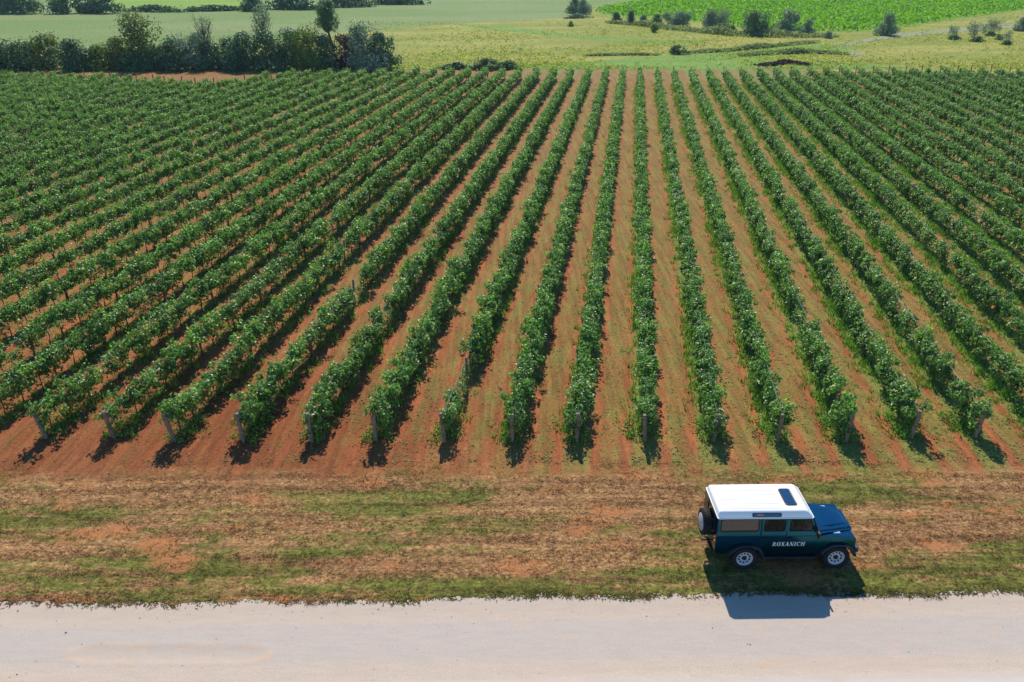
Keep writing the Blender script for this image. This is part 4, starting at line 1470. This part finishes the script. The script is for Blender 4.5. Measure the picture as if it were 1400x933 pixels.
def wheel(name, loc, axis, out, parent):
    """tyre and pressed steel rim; out = +1 / -1 along the axis for the visible face"""
    root = empty(name, loc, 0, parent)
    tr = MB()
    w = 0.125
    prof = [(0.245, -w * 0.80), (0.30, -w * 0.98), (0.365, -w), (0.392, -w * 0.86), (WR, -w * 0.55), (WR, w * 0.55), (0.392, w * 0.86), (0.365, w), (0.30, w * 0.98), (0.245, w * 0.80)]
    tr.lathe(prof, 40, axis, caps=False)
    for k in range(30):
        a = 2 * math.pi * k / 30
        for t0 in (-0.075, 0.075):
            aa_ = a + (0.1 if t0 > 0 else 0)
            u, v_ = math.cos(aa_), math.sin(aa_)
            pu, pv = -v_, u
            pts_ = []
            for rr_ in (WR - 0.01, WR + 0.008):
                for (st, sw) in ((-0.022, -0.04), (0.022, -0.04), (0.022, 0.04), (-0.022, 0.04)):
                    q = (u * rr_ + pu * st, t0 + sw, v_ * rr_ + pv * st)
                    pts_.append(q if axis == 'y' else (q[1], q[0], q[2]))
            tr.add(pts_, [(3, 2, 1, 0), (4, 5, 6, 7), (0, 1, 5, 4), (1, 2, 6, 5), (2, 3, 7, 6), (3, 0, 4, 7)])
    tr.build("tyre", C_RUB, root, smooth=True)
    rm = MB()
    o_ = out
    rm.lathe([(0.252, o_ * w * 0.85), (0.240, o_ * w * 0.92), (0.228, o_ * w * 0.80), (0.215, o_ * w * 0.35), (0.19, o_ * w * 0.30), (0.12, o_ * w * 0.52), (0.082, o_ * w * 0.45), (0.0801, -o_ * w * 0.2)], 40, axis, caps=False)
    rm.slot = 1
    for k in range(10):
        a = 2 * math.pi * (k + 0.5) / 10
        u, v_ = math.cos(a) * 0.165, math.sin(a) * 0.165
        c_ = (u, 0, v_) if axis == 'y' else (0, u, v_)
        rm.lathe([(0.034, o_ * w * 0.49), (0.034, o_ * w * 0.25)], 10, axis, c_)
    rm.build("rim", [C_RIM, C_BLACK], root, smooth=True)
    hb = MB()
    hb.lathe([(0.001, o_ * w * 0.98), (0.04, o_ * w * 0.95), (0.062, o_ * w * 0.8), (0.079, o_ * w * 0.42), (0.079, 0)], 20, axis)
    hb.build("hub", C_BLACK, root, smooth=True)
    return root


for cx in WX:
    for sg in (-1, 1):
        wheel("wheel", (cx, sg * 0.715, WZ + 0.012), 'y', sg, car)
b = MB()
for cx in WX: b.tube([(cx, -0.65, WZ), (cx, 0.65, WZ)], 0.05, 8)
b.box((-0.9, -0.42, 0.46), (3.2, -0.34, 0.57)); b.box((-0.9, 0.34, 0.46), (3.2, 0.42, 0.57))
b.build("chassis", C_BLACK, car)
wheel("spare_wheel", (-1.095, 0.02, 1.17), 'x', -1, car)
b = MB()
b.lathe([(0.001, 0.0), (0.255, 0.0), (0.275, 0.012), (0.275, 0.03)], 32, 'x', (-1.235, 0.02, 1.17))
b.build("spare_cover", plain("pale grey spare cover", (0.42, 0.41, 0.40), 0.5, 0.4), car, smooth=True)
b = MB()
b.box((-1.0, -0.62, 0.50), (-0.93, 0.62, 0.60))
b.tube([(-0.98, 0, 0.50), (-1.12, 0, 0.47), (-1.12, 0, 0.55)], 0.03, 8)
b.build("rear_step", C_BLACK, car, bevel=0.01)

# inside
for sg in (-1, 1):
    for x_ in (1.22, 0.45):
        b = MB()
        b.box((x_ + 0.06, sg * 0.37 - 0.24, 0.72), (x_ + 0.52, sg * 0.37 + 0.24, 0.96))
        b.add([(x_ - .06, sg * .37 - .24, .92), (x_ + .08, sg * .37 - .24, .92), (x_ + .08, sg * .37 + .24, .92), (x_ - .06, sg * .37 + .24, .92),
               (x_ - .12, sg * .37 - .2, 1.5), (x_ - .02, sg * .37 - .2, 1.5), (x_ - .02, sg * .37 + .2, 1.5), (x_ - .12, sg * .37 + .2, 1.5)],
              [(3, 2, 1, 0), (4, 5, 6, 7), (0, 1, 5, 4), (1, 2, 6, 5), (2, 3, 7, 6), (3, 0, 4, 7)])
        b.box((x_ - .12, sg * .37 - .12, 1.49), (x_ - .03, sg * .37 + .12, 1.70))
        b.build("seat", C_IN, car, bevel=0.03, seg=3)
b = MB()
b.box((1.84, -0.72, 0.98), (2.06, 0.72, 1.27))
b.build("dashboard", C_IN, car, bevel=0.03)
b = MB()
ring_ = []
for k in range(21):
    a = 2 * math.pi * k / 20
    ring_.append((1.72 + 0.07 * math.sin(a), 0.37 + 0.19 * math.cos(a), 1.28 + 0.17 * math.sin(a)))
b.tube(ring_, 0.014, 6)
b.tube([(1.72, 0.37, 1.28), (1.86, 0.37, 1.16)], 0.02, 6)
b.tube([(1.72, 0.19, 1.28), (1.72, 0.55, 1.28)], 0.012, 5)
b.build("steering_wheel", C_BLACK, car)
b = MB()
b.box((0.30, -0.70, 0.62), (0.34, 0.70, 1.32))
b.build("luggage_partition", C_TAN, car, bevel=0.01)

# white serif lettering on the doors (the words the photo shows)
tx = MB()
_dep = [0]
CAP = 0.145
def stroke(pl, ox):
    _dep[0] += 1
    y_ = -0.8085 - 0.0004 * (_dep[0] % 7)
    q = [(0.765 + (ox + a * 0.93 + 0.10 * c_) * CAP, 0.882 + c_ * CAP) for a, c_ in pl]
    n = len(q)
    tx.add([(p[0], y_ - 0.002, p[1]) for p in q] + [(p[0], -0.806, p[1]) for p in q],
           [tuple(range(n))] + [(i, (i + 1) % n, n + (i + 1) % n, n + i) for i in range(n)])
TH, TN, SE = 0.17, 0.07, 0.065
def bar(x0, z0, x1, z1, w, ox): stroke([(x0 - w / 2, z0), (x0 + w / 2, z0), (x1 + w / 2, z1), (x1 - w / 2, z1)], ox)
def serif(x, z, w, ox): stroke([(x - w / 2, z), (x + w / 2, z), (x + w / 2, z + SE), (x - w / 2, z + SE)], ox)
def stem(x, w, ox, sw=None):
    bar(x, 0, x, 1, w, ox); serif(x, 0, sw or w + 0.2, ox); serif(x, 1 - SE, sw or w + 0.2, ox)
def ell(cx, cz, rx, rz, tx_, tz_, a0, a1, ox, n=14):
    for k in range(n):
        t0, t1 = R(a0 + (a1 - a0) * k / n), R(a0 + (a1 - a0) * (k + 1) / n)
        stroke([(cx + rx * math.cos(t0), cz + rz * math.sin(t0)), (cx + rx * math.cos(t1), cz + rz * math.sin(t1)),
                (cx + (rx - tx_) * math.cos(t1), cz + (rz - tz_) * math.sin(t1)), (cx + (rx - tx_) * math.cos(t0), cz + (rz - tz_) * math.sin(t0))], ox)
x_ = 0.0
for ch in "ROXANICH":
    if ch == 'R':
        stem(0.22, TH, x_); ell(0.30, 0.735, 0.38, 0.265, 0.17, 0.07, 90, -90, x_, 10); bar(0.42, 0.46, 0.78, 0.0, 0.19, x_); w_ = 0.88
    elif ch == 'O':
        ell(0.40, 0.5, 0.42, 0.52, 0.20, 0.075, 0, 360, x_, 22); w_ = 0.86
    elif ch == 'X':
        bar(0.18, 1, 0.64, 0, 0.23, x_); bar(0.64, 1, 0.16, 0, TN, x_)
        for p, z in ((0.17, 1 - SE), (0.65, 1 - SE), (0.15, 0), (0.66, 0)): serif(p, z, 0.32, x_)
        w_ = 0.84
    elif ch == 'A':
        bar(0.10, 0, 0.40, 1, TN, x_); bar(0.40, 1, 0.68, 0, 0.23, x_); stroke([(0.2, 0.28), (0.6, 0.28), (0.58, 0.36), (0.22, 0.36)], x_); serif(0.10, 0, 0.28, x_); serif(0.68, 0, 0.36, x_); w_ = 0.86
    elif ch == 'N':
        stem(0.14, TN, x_, 0.26); bar(0.18, 1, 0.72, 0, 0.23, x_); bar(0.76, 0, 0.76, 1, TN, x_); serif(0.76, 1 - SE, 0.28, x_); w_ = 0.93
    elif ch == 'I':
        stem(0.2, TH, x_); w_ = 0.46
    elif ch == 'C':
        ell(0.42, 0.5, 0.42, 0.52, 0.20, 0.08, 42, 318, x_, 18); bar(0.74, 0.64, 0.74, 0.96, 0.07, x_); w_ = 0.84
    else:
        stem(0.2, TH, x_); stem(0.72, TH, x_); stroke([(0.2, 0.46), (0.72, 0.46), (0.72, 0.54), (0.2, 0.54)], x_); w_ = 0.9
    x_ += w_ * 0.93 + 0.09
tx.build("lettering", C_TXT, car)
print("lettering width", x_ * CAP)
